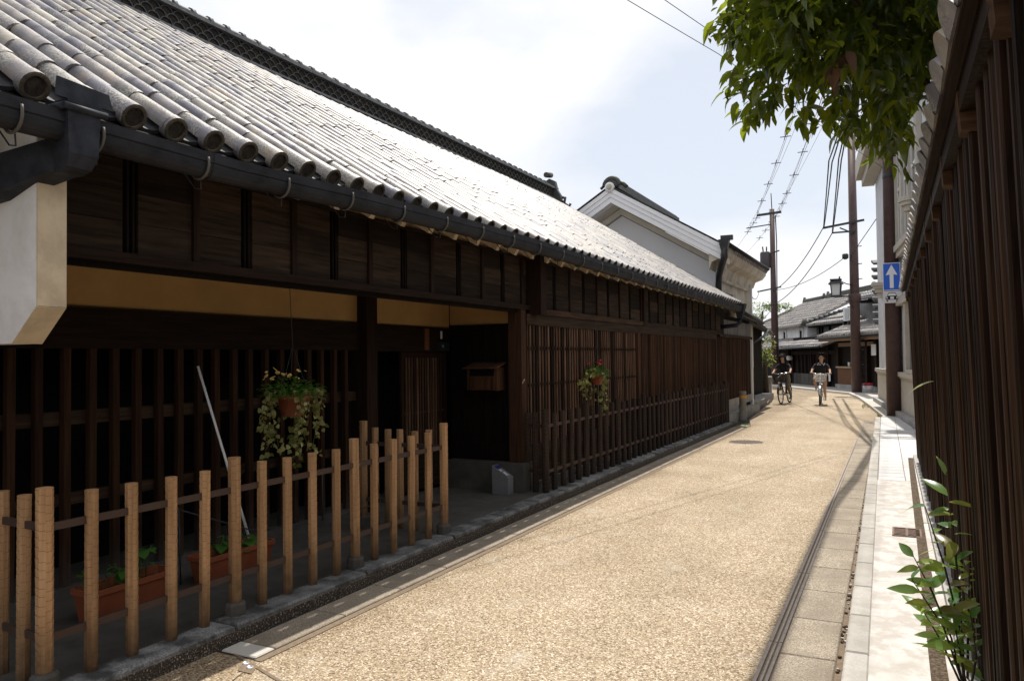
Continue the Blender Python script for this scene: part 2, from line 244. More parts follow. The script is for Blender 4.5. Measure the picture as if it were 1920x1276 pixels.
def M_leaf(name, cols, trans=0.5, rough=0.4, tcol=(0.32, 0.42, 0.03)):
    m, t, b = principled(name); l = t.links.new
    at = N(t, 'ShaderNodeAttribute'); at.attribute_name = 'rnd'; oi = N(t, 'ShaderNodeObjectInfo')
    ad = N(t, 'ShaderNodeMath', operation='ADD'); fr = N(t, 'ShaderNodeMath', operation='FRACT'); l(at.outputs['Fac'], ad.inputs[0]); l(oi.outputs['Random'], ad.inputs[1]); l(ad.outputs[0], fr.inputs[0])
    r = ramp(t, cols); l(fr.outputs[0], r.inputs[0]); l(r.outputs[0], b.inputs['Base Color'])
    b.inputs['Roughness'].default_value = rough; b.inputs['Specular IOR Level'].default_value = 0.4
    tr = N(t, 'ShaderNodeBsdfTranslucent'); tm = N(t, 'ShaderNodeMix', data_type='RGBA', blend_type='MULTIPLY'); tm.inputs['Factor'].default_value = 0.0
    l(r.outputs[0], tm.inputs['A'])
    hs = N(t, 'ShaderNodeMix', data_type='RGBA'); hs.inputs['Factor'].default_value = 0.8; l(r.outputs[0], hs.inputs['A']); hs.inputs['B'].default_value = (*tcol, 1)
    l(hs.outputs['Result'], tr.inputs['Color'])
    mix = N(t, 'ShaderNodeMixShader'); mix.inputs[0].default_value = trans; l(b.outputs[0], mix.inputs[1]); l(tr.outputs[0], mix.inputs[2])
    l(mix.outputs[0], t.nodes['Material Output'].inputs['Surface'])
    return m
m_leaf = M_leaf('evergreen_leaf', [(0, (0.010, 0.026, 0.008)), (0.5, (0.018, 0.042, 0.011)), (0.85, (0.034, 0.062, 0.013)), (1, (0.06, 0.085, 0.016))], 0.33, 0.22, tcol=(0.54, 0.64, 0.03))
m_leaf_brown = M_leaf('withered_leaf', [(0, (0.055, 0.030, 0.022)), (1, (0.12, 0.065, 0.038))], 0.3, 0.7, tcol=(0.30, 0.13, 0.06))
m_leaf_young = M_leaf('young_leaf', [(0, (0.05, 0.14, 0.045)), (0.5, (0.09, 0.20, 0.06)), (0.72, (0.26, 0.33, 0.07)), (0.9, (0.10, 0.05, 0.03)), (1, (0.30, 0.30, 0.09))], 0.45, 0.25, tcol=(0.50, 0.62, 0.10))
m_ivy = M_leaf('ivy_leaf', [(0, (0.10, 0.12, 0.025)), (0.5, (0.24, 0.24, 0.07)), (1, (0.42, 0.40, 0.17))], 0.3, 0.5, tcol=(0.4, 0.4, 0.12))
m_green = M_leaf('seedling_leaf', [(0, (0.03, 0.09, 0.015)), (1, (0.07, 0.18, 0.03))], 0.35, 0.5, tcol=(0.2, 0.42, 0.06))
m_petal_y = M_flat('yellow_petal', (0.75, 0.55, 0.18), 0.7); m_petal_r = M_flat('red_petal', (0.60, 0.05, 0.05), 0.7)
m_bark = M_noise('bark', [(0.3, (0.03, 0.022, 0.016)), (0.7, (0.075, 0.055, 0.04))], scale=20, stretch=(1, 1, 0.3), rough=0.9, bump=0.6)
m_pine = M_leaf('pine_foliage', [(0, (0.06, 0.11, 0.02)), (1, (0.14, 0.20, 0.04))], 0.3, 0.6, tcol=(0.3, 0.4, 0.08))

# ------------------------------------------------------------------ mesh helpers
class MB:
    def __init__(s): s.v = []; s.f = []; s.m = []; s.sm = []; s.r = []; s.use_r = False
    def add(s, vs, fs, m=0, smooth=False, r=0.0):
        b = len(s.v); s.v.extend([tuple(p) for p in vs])
        for f in fs: s.f.append(tuple(i + b for i in f)); s.m.append(m); s.sm.append(smooth); s.r.append(r)
        return s
    def hexa(s, p, m=0):    # 8 corners: bottom 0-3 ccw, top 4-7
        return s.add(p, [(0, 3, 2, 1), (4, 5, 6, 7), (0, 1, 5, 4), (1, 2, 6, 5), (2, 3, 7, 6), (3, 0, 4, 7)], m)
    def box(s, x0, x1, y0, y1, z0, z1, m=0):
        return s.hexa([(x0, y0, z0), (x1, y0, z0), (x1, y1, z0), (x0, y1, z0), (x0, y0, z1), (x1, y0, z1), (x1, y1, z1), (x0, y1, z1)], m)
    def obox(s, c, ax, ay, az, hx, hy, hz, m=0):
        c = Vector(c); ax, ay, az = Vector(ax) * hx, Vector(ay) * hy, Vector(az) * hz
        q = [c + ax * i + ay * j + az * k for k in (-1, 1) for i, j in ((-1, -1), (1, -1), (1, 1), (-1, 1))]
        return s.hexa(q, m)
    def beam(s, a, b, w, h, m=0, up=(0, 0, 1)):
        a, b = Vector(a), Vector(b); d = (b - a); ln = d.length; d.normalize(); side = d.cross(Vector(up)).normalized(); u = side.cross(d)
        return s.obox((a + b) / 2, d, side, u, ln / 2, w / 2, h / 2, m)
    def tube(s, pts, rad, n=8, m=0, caps=True, smooth=True, r=0.0):
        pts = [Vector(p) for p in pts]
        if not isinstance(rad, (list, tuple)): rad = [rad] * len(pts)
        vs = []; fs = []; prev = None
        for i, p in enumerate(pts):
            d = (pts[min(i + 1, len(pts) - 1)] - pts[max(i - 1, 0)]).normalized()
            if prev is None: a = d.orthogonal().normalized()
            else: a = (prev - d * prev.dot(d)).normalized()
            prev = a; b = d.cross(a)
            for k in range(n):
                t = 2 * math.pi * k / n; vs.append(p + (a * math.cos(t) + b * math.sin(t)) * rad[i])
        for i in range(len(pts) - 1):
            for k in range(n): fs.append((i * n + k, i * n + (k + 1) % n, (i + 1) * n + (k + 1) % n, (i + 1) * n + k))
        s.add(vs, fs, m, smooth, r)
        if caps:
            b = len(s.v) - len(vs)
            s.f.append(tuple(b + k for k in reversed(range(n)))); s.m.append(m); s.sm.append(False); s.r.append(r)
            s.f.append(tuple(b + (len(pts) - 1) * n + k for k in range(n))); s.m.append(m); s.sm.append(False); s.r.append(r)
        return s
    def lathe(s, prof, c=(0, 0, 0), n=20, m=0, smooth=True):    # prof: (radius, z)
        c = Vector(c); vs = [c + Vector((r * math.cos(2 * math.pi * k / n), r * math.sin(2 * math.pi * k / n), z)) for r, z in prof for k in range(n)]
        fs = [(i * n + k, i * n + (k + 1) % n, (i + 1) * n + (k + 1) % n, (i + 1) * n + k) for i in range(len(prof) - 1) for k in range(n)]
        return s.add(vs, fs, m, smooth)
    def prism(s, poly, off, m=0):     # poly: list of 3D points (planar), extruded by vector off
        off = Vector(off); p = [Vector(q) for q in poly]; n = len(p)
        vs = p + [q + off for q in p]
        fs = [tuple(reversed(range(n))), tuple(range(n, 2 * n))] + [(i, (i + 1) % n, n + (i + 1) % n, n + i) for i in range(n)]
        return s.add(vs, fs, m)
    def quad(s, a, b, c, d, m=0): return s.add([a, b, c, d], [(0, 1, 2, 3)], m)
    def mesh(s, name, mats, org=(0, 0, 0)):
        me = bpy.data.meshes.new(name); o = Vector(org)
        me.from_pydata([Vector(p) - o for p in s.v], [], s.f)
        for x in (mats if isinstance(mats, (list, tuple)) else [mats]): me.materials.append(x)
        me.polygons.foreach_set('material_index', s.m); me.polygons.foreach_set('use_smooth', s.sm)
        if any(s.r):
            a = me.attributes.new('rnd', 'FLOAT', 'FACE'); a.data.foreach_set('value', s.r)
        bm = bmesh.new(); bm.from_mesh(me); bmesh.ops.recalc_face_normals(bm, faces=bm.faces); bm.to_mesh(me); bm.free()
        me.update(); return me
ORG = {}
def link(name, data, loc=(0, 0, 0)):
    o = bpy.data.objects.new(name, data); COL.objects.link(o); o.location = loc; return o
def tag(o, label=None, cat=None, group=None, kind=None):
    for k, v in (('label', label), ('category', cat), ('group', group), ('kind', kind)):
        if v: o[k] = v
    return o
def thing(name, label, cat, loc, group=None):
    o = link(name, None, loc); o.empty_display_size = 0.2; ORG[o.name] = Vector(loc); return tag(o, label, cat, group)
def part(name, mb, mats, parent, label=None, kind=None):
    """A mesh given in world coordinates, stored relative to its thing."""
    org = ORG[parent.name]; o = link(name, mb.mesh(name, mats, org)); o.parent = parent; ORG[o.name] = org
    return tag(o, label, None, None, kind)
def inst(name, me, parent, pos, rot=None, scale=None):
    o = link(name, me, Vector(pos) - ORG[parent.name]); o.parent = parent
    if rot is not None: o.rotation_euler = rot
    if scale is not None: o.scale = scale
    return o
def solo(name, mb, mats, label, cat, loc, group=None):
    o = link(name, mb.mesh(name, mats, loc), loc); ORG[o.name] = Vector(loc); return tag(o, label, cat, group)
def struct(name, mb, mats, org=(0, 0, 0)):
    o = link(name, mb.mesh(name, mats, org), org); ORG[o.name] = Vector(org); return tag(o, None, None, None, 'structure')
def arc(c, r, a0, a1, n):
    return [(c[0] + r * math.cos(a0 + (a1 - a0) * i / n), c[1] + r * math.sin(a0 + (a1 - a0) * i / n)) for i in range(n + 1)]
def rj(a): return random.uniform(-a, a)
def catenary(a, b, sag, n=16):
    a, b = Vector(a), Vector(b); return [a.lerp(b, i / n) - Vector((0, 0, sag * 4 * (i / n) * (1 - i / n))) for i in range(n + 1)]

# ================================================================== SETTING
g = MB(); S_ = 900
g.quad((-S_, -S_, -0.05), (S_, -S_, -0.05), (S_, S_, -0.05), (-S_, S_, -0.05))
struct('ground', g, m_apron)
# right-hand lines drift slightly away from the street axis
def xr(x4, y): return x4 - 0.0085 * (y - 4) if x4 < -0.5 else x4 - 0.0185 * (y - 4) if x4 < 0 else x4 - 0.013 * (y - 4)
LEFT = [(-3.425, -8), (-3.425, 3.075), (-3.08, 3.0751), (-3.08, 18.0), (-3.45, 20), (-3.75, 24), (-4.25, 28.3), (-4.9, 34), (-6.6, 40), (-9.5, 47), (-14, 56)]
RIGHT = [(-0.56, -8), (-0.60, 3.075), (-0.60, 3.0751), (-0.70, 20.6), (-0.43, 20.9), (-0.85, 25), (-1.33, 29.4), (-1.9, 33.2), (-3.9, 37.2), (-6.4, 42.1), (-11, 51.5)]
road = MB()
for (a, b), (c, d) in zip(zip(LEFT[:-1], LEFT[1:]), zip(RIGHT[:-1], RIGHT[1:])):
    road.quad((*a, 0), (*c, 0), (*d, 0), (*b, 0))
struct('road', road, m_road)
# joint across the road at the lower left, studs
jn = MB(); jn.quad((-3.30, 3.105, 0.004), (-3.30, 3.085, 0.004), (-1.6, 2.50, 0.004), (-1.6, 2.525, 0.004))
jn.quad((-3.17, 3.04, 0.0045), (-3.10, 2.93, 0.0045), (-3.0, 2.93, 0.0045), (-3.04, 3.0, 0.0045)); jn.quad((-3.07, 2.98, 0.005), (-3.06, 2.93, 0.005), (-2.86, 2.4, 0.005), (-2.89, 2.4, 0.005))
struct('road_joint', jn, m_joint)
for i, (x, y) in enumerate(((-3.130, 3.015), (-3.070, 2.985))):
    s = MB(); s.lathe([(0, 0.006), (0.012, 0.006), (0.013, 0.010), (0.018, 0.010), (0.020, 0.004)], (x, y, 0), 18)
    solo('survey_stud', s, m_alu, ['round metal survey stud beside the pale corner slab', 'round metal survey stud on the road side of its twin'][i], 'survey stud', (x, y, 0.004), 'survey studs in the road joint')
# left joint strip, slab strip and dark slot
js = MB(); js.quad((-3.125, 3.07, 0.004), (-3.075, 3.07, 0.004), (-3.075, 18, 0.004), (-3.125, 18, 0.004)); struct('edge_joint', js, m_joint)
bed = MB(); bed.quad((-3.42, 3.075, 0.003), (-3.122, 3.075, 0.003), (-3.122, 18.2, 0.003), (-3.42, 18.2, 0.003)); strip = struct('slab_strip', bed, M_noise('dark_slot_bed', [(0.3, (0.02, 0.016, 0.012)), (0.7, (0.055, 0.042, 0.03))], scale=40, rough=0.95), (-3.3, 3, 0))  # flat bed; its near-black colour stands in for the slot's dark depth
def slab_mesh(w, l, h, ch=0.006):
    b = MB(); a = [(-w / 2, -l / 2), (w / 2, -l / 2), (w / 2, l / 2), (-w / 2, l / 2)]
    c = [(x - math.copysign(ch, x), y - math.copysign(ch, y)) for x, y in a]
    b.add([(*p, 0) for p in a] + [(*p, h - ch) for p in a] + [(*p, h) for p in c],
          [(i, (i + 1) % 4, 4 + (i + 1) % 4, 4 + i) for i in range(4)] + [(4 + i, 4 + (i + 1) % 4, 8 + (i + 1) % 4, 8 + i) for i in range(4)] + [(8, 9, 10, 11)])
    return b
me_slab = slab_mesh(0.252, 0.590, 0.014).mesh('slab', m_slab); me_small = slab_mesh(0.252, 0.14, 0.014).mesh('slab', m_slab_pale)
inst('slab', me_small, strip, (-3.256, 3.155, 0)); 
for k in range(26):
    y = 3.232 + 0.6 * k + 0.3
    if y < 18: inst('slab', me_slab, strip, (-3.256 + rj(0.002), y, rj(0.0015)), (rj(0.002), rj(0.004), rj(0.003)))
# left kerb and apron
ap = MB(); ap.box(-8, -3.60, -8, 18.15, -0.04, 0.095); apron = struct('apron', ap, m_apron)
kb = MB(); kb.box(-3.60, -3.43, -8, 18.15, -0.04, 0.07, 0); kerb_l = struct('kerb', kb, m_kerbface, (-3.5, 3, 0))
def stone_mesh(w, l, h, mats):
    b = slab_mesh(w, l, h, 0.012); return b.mesh('kerb_stone', mats)
me_ks = stone_mesh(0.185, 1.18, 0.034, m_kerb)
for k in range(-4, 16):
    y = 2.62 + 1.2 * k
    if y < 18: inst('kerb_stone', me_ks, kerb_l, (-3.508 + rj(0.004), y, 0.071 + rj(0.002)), (rj(0.003), rj(0.012), rj(0.004)))
wm_ = MB()   # washed aggregate face under the kerb stones
for k in range(60):
    y = -2 + k * 0.34; wm_.box(-3.428, -3.412 + rj(0.003), y, y + 0.34, -0.01, 0.068)
struct('kerb_face', wm_, m_kerbface)
# right strip: iron slot line, slabs, kerb, walk, dirt, plinth
dl = MB()
for k in range(17):
    y0, y1 = -6 + k * 1.5, -6 + (k + 1) * 1.5 - 0.012
    if y0 > 18: break
    for (a, b, z) in ((-0.685, -0.668, 0.012), (-0.655, -0.643, 0.010), (-0.632, -0.616, 0.012)):
        dl.hexa([(xr(a, y0), y0, 0.0), (xr(b, y0), y0, 0.0), (xr(b, y1), y1, 0.0), (xr(a, y1), y1, 0.0), (xr(a, y0), y0, z), (xr(b, y0), y0, z), (xr(b, y1), y1, z), (xr(a, y1), y1, z)])
tag(link('drain_line', dl.mesh('drain_line', M_noise('drain_iron', [(0.3, (0.24, 0.20, 0.175)), (0.7, (0.36, 0.31, 0.275))], scale=30, rough=0.6, bump=0.2))), 'long narrow iron slot drain between the pebbled road and the grit slabs', 'drain')
dbed = MB(); dbed.quad((xr(-0.69, -6), -6, 0.004), (xr(-0.28, -6), -6, 0.004), (xr(-0.28, 20.4), 20.4, 0.004), (xr(-0.69, 20.4), 20.4, 0.004)); rstrip = struct('slab_strip', dbed, m_joint, (-0.5, 4, 0))
me_rs = slab_mesh(0.275, 0.612, 0.014).mesh('slab', m_slab)
for k in range(33):
    y = 0.3 + 0.62 * k
    if y < 20.3: inst('slab', me_rs, rstrip, ((xr(-0.612, y) + xr(-0.325, y)) / 2, y, 0.002 + rj(0.0012)), (rj(0.002), rj(0.002), 0.013 + rj(0.002)))
# sidewalk block (concrete) and its kerb stones
def poly_block(name, pts, z0, z1, mat, org=(0, 0, 0)):
    b = MB(); b.prism([(x, y, z0) for x, y in pts], (0, 0, z1 - z0)); return struct(name, b, mat, org)
walk = poly_block('sidewalk', [(xr(-0.17, -6), -6), (0.9, -6), (0.9, 10.2), (xr(-0.17, 10.2), 10.2)], -0.04, 0.10, m_conc)
walk2 = poly_block('sidewalk', [(xr(-0.17, 10.2), 10.203), (0.9, 10.203), (0.9, 20.55), (xr(-0.17, 20.55), 20.55)], -0.04, 0.085, m_joint)
me_walk = slab_mesh(0.292, 0.292, 0.018).mesh('paving_slab', M_noise('pale_paving', [(0.3, (0.50, 0.49, 0.48)), (0.7, (0.60, 0.59, 0.58))], scale=60, rough=0.85, bump=0.15, rnd=0.06))
for i in range(36):
    y = 10.36 + 0.298 * i
    if y > 20.4: break
    for j in range(3):
        x = xr(-0.17, y) + 0.152 + 0.298 * j
        if x < 0.42: inst('paving_slab', me_walk, walk2, (x + rj(0.001), y, 0.0835 + rj(0.001)), (rj(0.003), rj(0.003), 0.0185))
far_walk = poly_block('sidewalk', [(-0.46, 20.56), (-0.43, 20.9), (-0.85, 25), (-1.33, 29.4), (-1.9, 33.2), (-3.9, 37.2), (-6.4, 42.1), (-11, 51.5), (-9.9, 52.5), (1.8, 33), (2.2, 20.56)], -0.04, 0.09, m_slab_pale)
kr = MB(); kr.prism([(xr(-0.278, -6) + 0.004, -6, -0.04), (xr(-0.17, -6), -6, -0.04), (xr(-0.17, 20.55), 20.55, -0.04), (xr(-0.278, 20.55) + 0.004, 20.55, -0.04)], (0, 0, 0.11)); kerb_r = struct('kerb', kr, m_joint, (-0.2, 4, 0))
me_kr = slab_mesh(0.112, 0.605, 0.055, 0.008).mesh('kerb_stone', M_noise('pale_kerb', [(0.3, (0.40, 0.375, 0.34)), (0.7, (0.52, 0.49, 0.45))], scale=90, rough=0.85, bump=0.2, rnd=0.08, blotch=(5, (0.32, 0.29, 0.25), 0.5)))
for k in range(33):
    y = 0.25 + 0.615 * k
    if y < 20.4: inst('kerb_stone', me_kr, kerb_r, ((xr(-0.278, y) + xr(-0.17, y)) / 2 - 0.002, y, 0.05 + rj(0.0015)), (rj(0.003), rj(0.004), 0.0185 + rj(0.002)))
# gritty litter in the right gutter
lt = MB()
for k in range(260):
    y = 3.4 + (random.random() ** 1.6) * 13; x = xr(-0.30, y) + rj(0.022); s = random.uniform(0.003, 0.010); a = random.random() * 6
    lt.obox((x, y, 0.006 + s * 0.4), (math.cos(a), math.sin(a), 0), (-math.sin(a), math.cos(a), 0), (0, 0, 1), s, s * 0.7, s * 0.5, random.choice((0, 0, 1)))
tag(link('grit', lt.mesh('grit', [m_dirt, m_slab_pale])), None, None, None, 'stuff')
# low stone steps past the picket fence
st = thing('stone_steps', 'low worn granite steps beyond the end of the dark picket fence', 'steps', (-4.2, 24, 0))
for (x0, x1, y0, y1, z0, z1) in ((-6, -3.66, 18.35, 22.9, -0.04, 0.20), (-6, -3.98, 22.92, 26.4, -0.04, 0.19), (-6, -4.35, 26.42, 30.5, -0.04, 0.17), (-6, -3.82, 18.36, 20.6, 0.20, 0.34)):
    s = MB(); s.box(x0, x1, y0, y1, z0, z1); part('step', s, m_granite, st)
# moss tuft and gutter grass
def tuft(name, c, n, h, spread, mat, label=None):
    b = MB()
    for i in range(n):
        a = random.random() * 6.28; r = random.random() ** 0.5; p = Vector((c[0] + spread[0] * r * math.cos(a), c[1] + spread[1] * r * math.sin(a), c[2])); d = Vector((rj(0.5), rj(0.5), 1)).normalized() * h * random.uniform(0.5, 1); w = Vector((math.cos(a), math.sin(a), 0)) * h * 0.12
        b.add([p - w, p + w, p + d], [(0, 1, 2)], 0, False, random.random())
    return tag(link(name, b.mesh(name, mat)), None, None, None, 'stuff')
tuft('grass', (-3.3, 18.1, 0.0), 260, 0.05, (0.16, 0.4), m_green)
tuft('grass', (-0.52, 22.6, 0.0), 420, 0.06, (0.07, 1.3), m_pine)
tuft('grass', (-1.0, 26.2, 0.0), 200, 0.05, (0.12, 1.4), m_pine)

# ================================================================== LEFT TOWNHOUSE
XE, ZE = -3.5, 2.88; TH = math.atan(0.616); CT, ST = math.cos(TH), math.sin(TH)
UP = Vector((-CT, 0, ST)); NM = Vector((ST, 0, CT)); EX = Vector((0, 1, 0)); Y0R, Y1R = -0.3, 19.5; LEN = 5.1 / CT
XF, XB = -3.85, -4.85
T = thing('townhouse', 'long low dark wooden townhouse with grey tiled roof along the left side', 'house', (-3.85, 8, 0))
def rp(y, up, n=0.0): return Vector((XE, y, ZE)) + UP * up + NM * n
# roof deck (solid, both slopes) as one closed prism, gable walls below
rf = MB()
a, b_, c_ = rp(0, -0.02, -0.085), rp(0, LEN + 0.1, -0.085), rp(0, LEN + 0.1, -0.20)
sec = [rp(0, -0.055, -0.08), rp(0, LEN, -0.075), Vector((-13.8, 0, 2.8)), Vector((-13.8, 0, 2.7)), rp(0, LEN, -0.24), rp(0, -0.055, -0.11)]
rf.prism([(p.x, Y0R, p.z) for p in sec], (0, Y1R - Y0R, 0)); roof = part('roof', rf, m_black_wood, T)
# cover tiles: row spacing 0.255
ROWS = [Y0R + 0.13 + 0.255 * i for i in range(77)]
def cover(b, y, t0, seg=6, jit=True, full=False, r=0.0, m_body=0):
    """one half-round tile with its lower end at up-slope distance t0"""
    L_ = 0.345; dy = rj(0.008) if jit else 0; yaw = rj(0.03); lift = rj(0.004) + 0.016 * math.sin(0.55 * y + 0.9 * t0) * min(1, t0); vs = []
    if t0 > 0.1: t0 += rj(0.014) + 0.05 * math.sin(y * 37.7)
    prof = [(0.0, 0.066), (-0.018, 0.067), (-0.29, 0.057), (-L_, 0.053)] if seg > 6 else [(0.0, 0.067), (-L_, 0.053)]
    A0, A1 = R(-104), R(104)
    for (d, rad) in prof:
        for k in range(seg + 1):
            a = A0 + (A1 - A0) * k / seg
            q = rp(y + dy + rad * math.sin(a) - d * yaw, t0 - d, rad * math.cos(a) - 0.012 + lift + 0.03 * (-d))
            vs.append(q)
    n = seg + 1; fs = [(i * n + k, i * n + k + 1, (i + 1) * n + k + 1, (i + 1) * n + k) for i in range(len(prof) - 1) for k in range(seg)]
    b.add(vs, fs, m_body, True, r)
    # lower lip thickness
    lip = [rp(y + dy + (0.050) * math.sin(A0 + (A1 - A0) * k / seg), t0, 0.050 * math.cos(A0 + (A1 - A0) * k / seg) - 0.012 + lift) for k in range(n)]
    b.add(vs[:n] + lip, [(k, k + 1, n + k + 1, n + k) for k in range(seg)], m_body, False, r)
def eave_disc(b, y, r=0.0):
    n = 18; rad = 0.071; cen = rp(y, -0.012, -0.012)
    ring = lambda rr, up: [rp(y + rr * math.sin(6.28318 * k / n), up, rr * math.cos(6.28318 * k / n) - 0.012) for k in range(n)]
    a = ring(rad, 0.03); b0 = ring(rad, -0.022); c = ring(rad - 0.008, -0.026); d = ring(rad - 0.019, -0.026); e = ring(rad - 0.022, -0.015)
    vs = a + b0 + c + d + e
    fs = lambda i: [(i * n + k, i * n + (k + 1) % n, (i + 1) * n + (k + 1) % n, (i + 1) * n + k) for k in range(n)]
    b.add(vs, fs(0), 0, True, r); b.add(vs, fs(1), 1, False, r); b.add(vs, fs(2) + fs(3), 1, False, r)
    b.add(e, [tuple(range(n))], 2, False, r)
cand = []
NT = 20
for i, y in enumerate(ROWS):
    for j in range(NT):
        c0, c1 = rp(y, j * 0.3, 0.05), rp(y + 0.07, j * 0.3 + 0.3, 0.05)
        p = [project(rp(y + s * 0.08, j * 0.3 + t * 0.3, 0.05)) for s in (-1, 1) for t in (0, 1)]
        if min(q[2] for q in p) < 0.5: area = -1
        else:
            w = max(q[0] for q in p) - min(q[0] for q in p); cx, cy = sum(q[0] for q in p) / 4, sum(q[1] for q in p) / 4
            area = 1e5 / (p[0][2] ** 2) if (-60 < cx < 1980 and -60 < cy < 1300) else -1
        cand.append((area, i, j, y))
cand.sort(key=lambda q: -q[0])
# a uniform field keeps the rest as one mass
single = set((i, j) for a_, i, j, y in cand[:292] if a_ > 0)
rest = MB()
for a_, i, j, y in cand:
    r = random.random() * 0.999 + 0.0005
    yj = y + 0.012 * math.sin(i * 12.9898)
    if (i, j) in single:
        b = MB(); cover(b, yj, j * 0.3, 9, r=r)
        if j == 0: eave_disc(b, yj, r)
        part('roof_tile', b, [m_tile, m_tile_end, m_tile_core], roof)
    else:
        cover(rest, yj, j * 0.3, 6, r=r)
        if j == 0: eave_disc(rest, yj, r)
part('roof_tile', rest, [m_tile, m_tile_end, m_tile_core], roof, kind='stuff')
pan = MB()
for i in range(len(ROWS) - 1):
    yc = (ROWS[i] + ROWS[i + 1]) / 2
    for j in range(NT):
        vs = []
        for (t, h) in ((0.035 if j == 0 else -0.02, 0.004 if j == 0 else 0.018), (0.3, 0.0)):
            for k in range(6):
                s = -1 + 2 * k / 5; vs.append(rp(yc + s * 0.115, j * 0.3 + t, -0.068 + 0.038 * s * s + h))
        n = 6; r = random.random() * 0.99 + 0.005
        pan.add(vs, [(k, k + 1, n + k + 1, n + k) for k in range(5)], 0, True, r)
        lip = [Vector(q) - NM * 0.02 for q in vs[:6]]
        pan.add(vs[:6] + lip, [(k, k + 1, n + k + 1, n + k) for k in range(5)], 0, False, r)
part('pan_tile', pan, m_pan, roof, kind='stuff')
# ridge: base course, fish-scale arcs, upper courses and round caps with rings
XR, ZR = rp(0, LEN).x, rp(0, LEN).z - 0.05
rd = MB(); rd.box(XR - 0.16, XR + 0.10, Y0R, 19.42, ZR - 0.15, ZR + 0.36); ridge = part('ridge', rd, M_noise('ridge_mortar', [(0.3, (0.014, 0.011, 0.009)), (0.7, (0.036, 0.028, 0.022))], scale=10, rough=0.9), T)
co = MB()
for k in range(44):
    y = Y0R + 0.45 * k; co.box(XR - 0.2, XR + 0.155 + rj(0.004), y + 0.004, y + 0.446, ZR + 0.015, ZR + 0.05); co.box(XR - 0.2, XR + 0.165 + rj(0.004), y + 0.004, y + 0.446, ZR + 0.30, ZR + 0.33); co.box(XR - 0.18, XR + 0.15 + rj(0.004), y + 0.2, y + 0.63, ZR + 0.335, ZR + 0.36)
part('ridge_course', co, m_course, ridge, kind='stuff')
fa = MB()
for row in range(3):
    for k in range(100):
        y = Y0R + 0.1 + 0.196 * k + (0.098 if row % 2 else 0)
        if y > 19.3: continue
        pts = [(XR + 0.112, y + 0.095 * math.cos(t), ZR + 0.06 + row * 0.075 + 0.085 * math.sin(t)) for t in [math.pi * q / 6 for q in range(7)]]
        fa.tube(pts, 0.010, 4, 0, False)
part('ridge_arch_tile', fa, m_tile_dark, ridge, kind='stuff')
cp = MB()
cp.tube([(XR - 0.02, Y0R, ZR + 0.39), (XR - 0.02, 19.4, ZR + 0.39)], 0.075, 10)
for k in range(66):
    y = Y0R + 0.15 + 0.3 * k
    if y < 19.4: cp.tube([(XR - 0.02, y - 0.035, ZR + 0.395), (XR - 0.02, y + 0.035, ZR + 0.395)], 0.092, 10)
part('ridge_cap', cp, m_tile_dark, ridge, kind='stuff')
on = MB()     # ridge-end ornament: plate with shoulders, scrolls and a short finial
yo = 19.42
on.prism([(XR + 0.34, yo, ZR - 0.12), (XR + 0.30, yo, ZR + 0.12), (XR + 0.20, yo, ZR + 0.28), (XR + 0.14, yo, ZR + 0.52), (XR - 0.02, yo, ZR + 0.60), (XR - 0.18, yo, ZR + 0.52), (XR - 0.24, yo, ZR + 0.28), (XR - 0.34, yo, ZR + 0.12), (XR - 0.38, yo, ZR - 0.12)], (0, 0.14, 0))
on.tube([(XR - 0.02, yo - 0.22, ZR + 0.66), (XR - 0.02, yo + 0.12, ZR + 0.72)], 0.075, 10)
for sx in (-1, 1):
    on.tube([(XR - 0.02 + sx * 0.30, yo + 0.07, ZR - 0.05), (XR - 0.02 + sx * 0.42, yo + 0.07, ZR - 0.08), (XR - 0.02 + sx * 0.44, yo + 0.07, ZR + 0.03), (XR - 0.02 + sx * 0.36, yo + 0.07, ZR + 0.05)], 0.045, 7)
    on.tube([(XR - 0.02 + sx * 0.42, yo + 0.07, ZR - 0.12), (XR - 0.02 + sx * 0.56, yo + 0.07, ZR - 0.22), (XR - 0.02 + sx * 0.60, yo + 0.07, ZR - 0.14)], 0.04, 7)
part('ridge_ornament', on, m_tile_dark, ridge)
# verge rolls at the far gable end
vg = MB()
for j in range(20): cover(vg, 19.42, j * 0.3, 6, r=random.random())
part('verge_tile', vg, m_tile, roof, kind='stuff')
# soffit board and rafters
sf = MB(); sf.prism([(rp(0, 0.03, -0.118).x, Y0R, rp(0, 0.03, -0.118).z), (rp(0, 0.85, -0.13).x, Y0R, rp(0, 0.85, -0.13).z), (rp(0, 0.85, -0.145).x, Y0R, rp(0, 0.85, -0.145).z), (rp(0, 0.03, -0.133).x, Y0R, rp(0, 0.03, -0.133).z)], (0, Y1R - Y0R, 0)); part('soffit_board', sf, m_cream, roof)
raf = MB(); p0, p1 = rp(0, 0.05, -0.19), rp(0, 0.75, -0.20)
raf.beam(p0, p1, 0.06, 0.095); me_raf = raf.mesh('rafter', m_cream)
y = 6.92 - 0.417 * 15
while y < 19.3: inst('rafter', me_raf, roof, ORG[roof.name] * 0 + Vector((0, y, 0)) ); y += 0.417
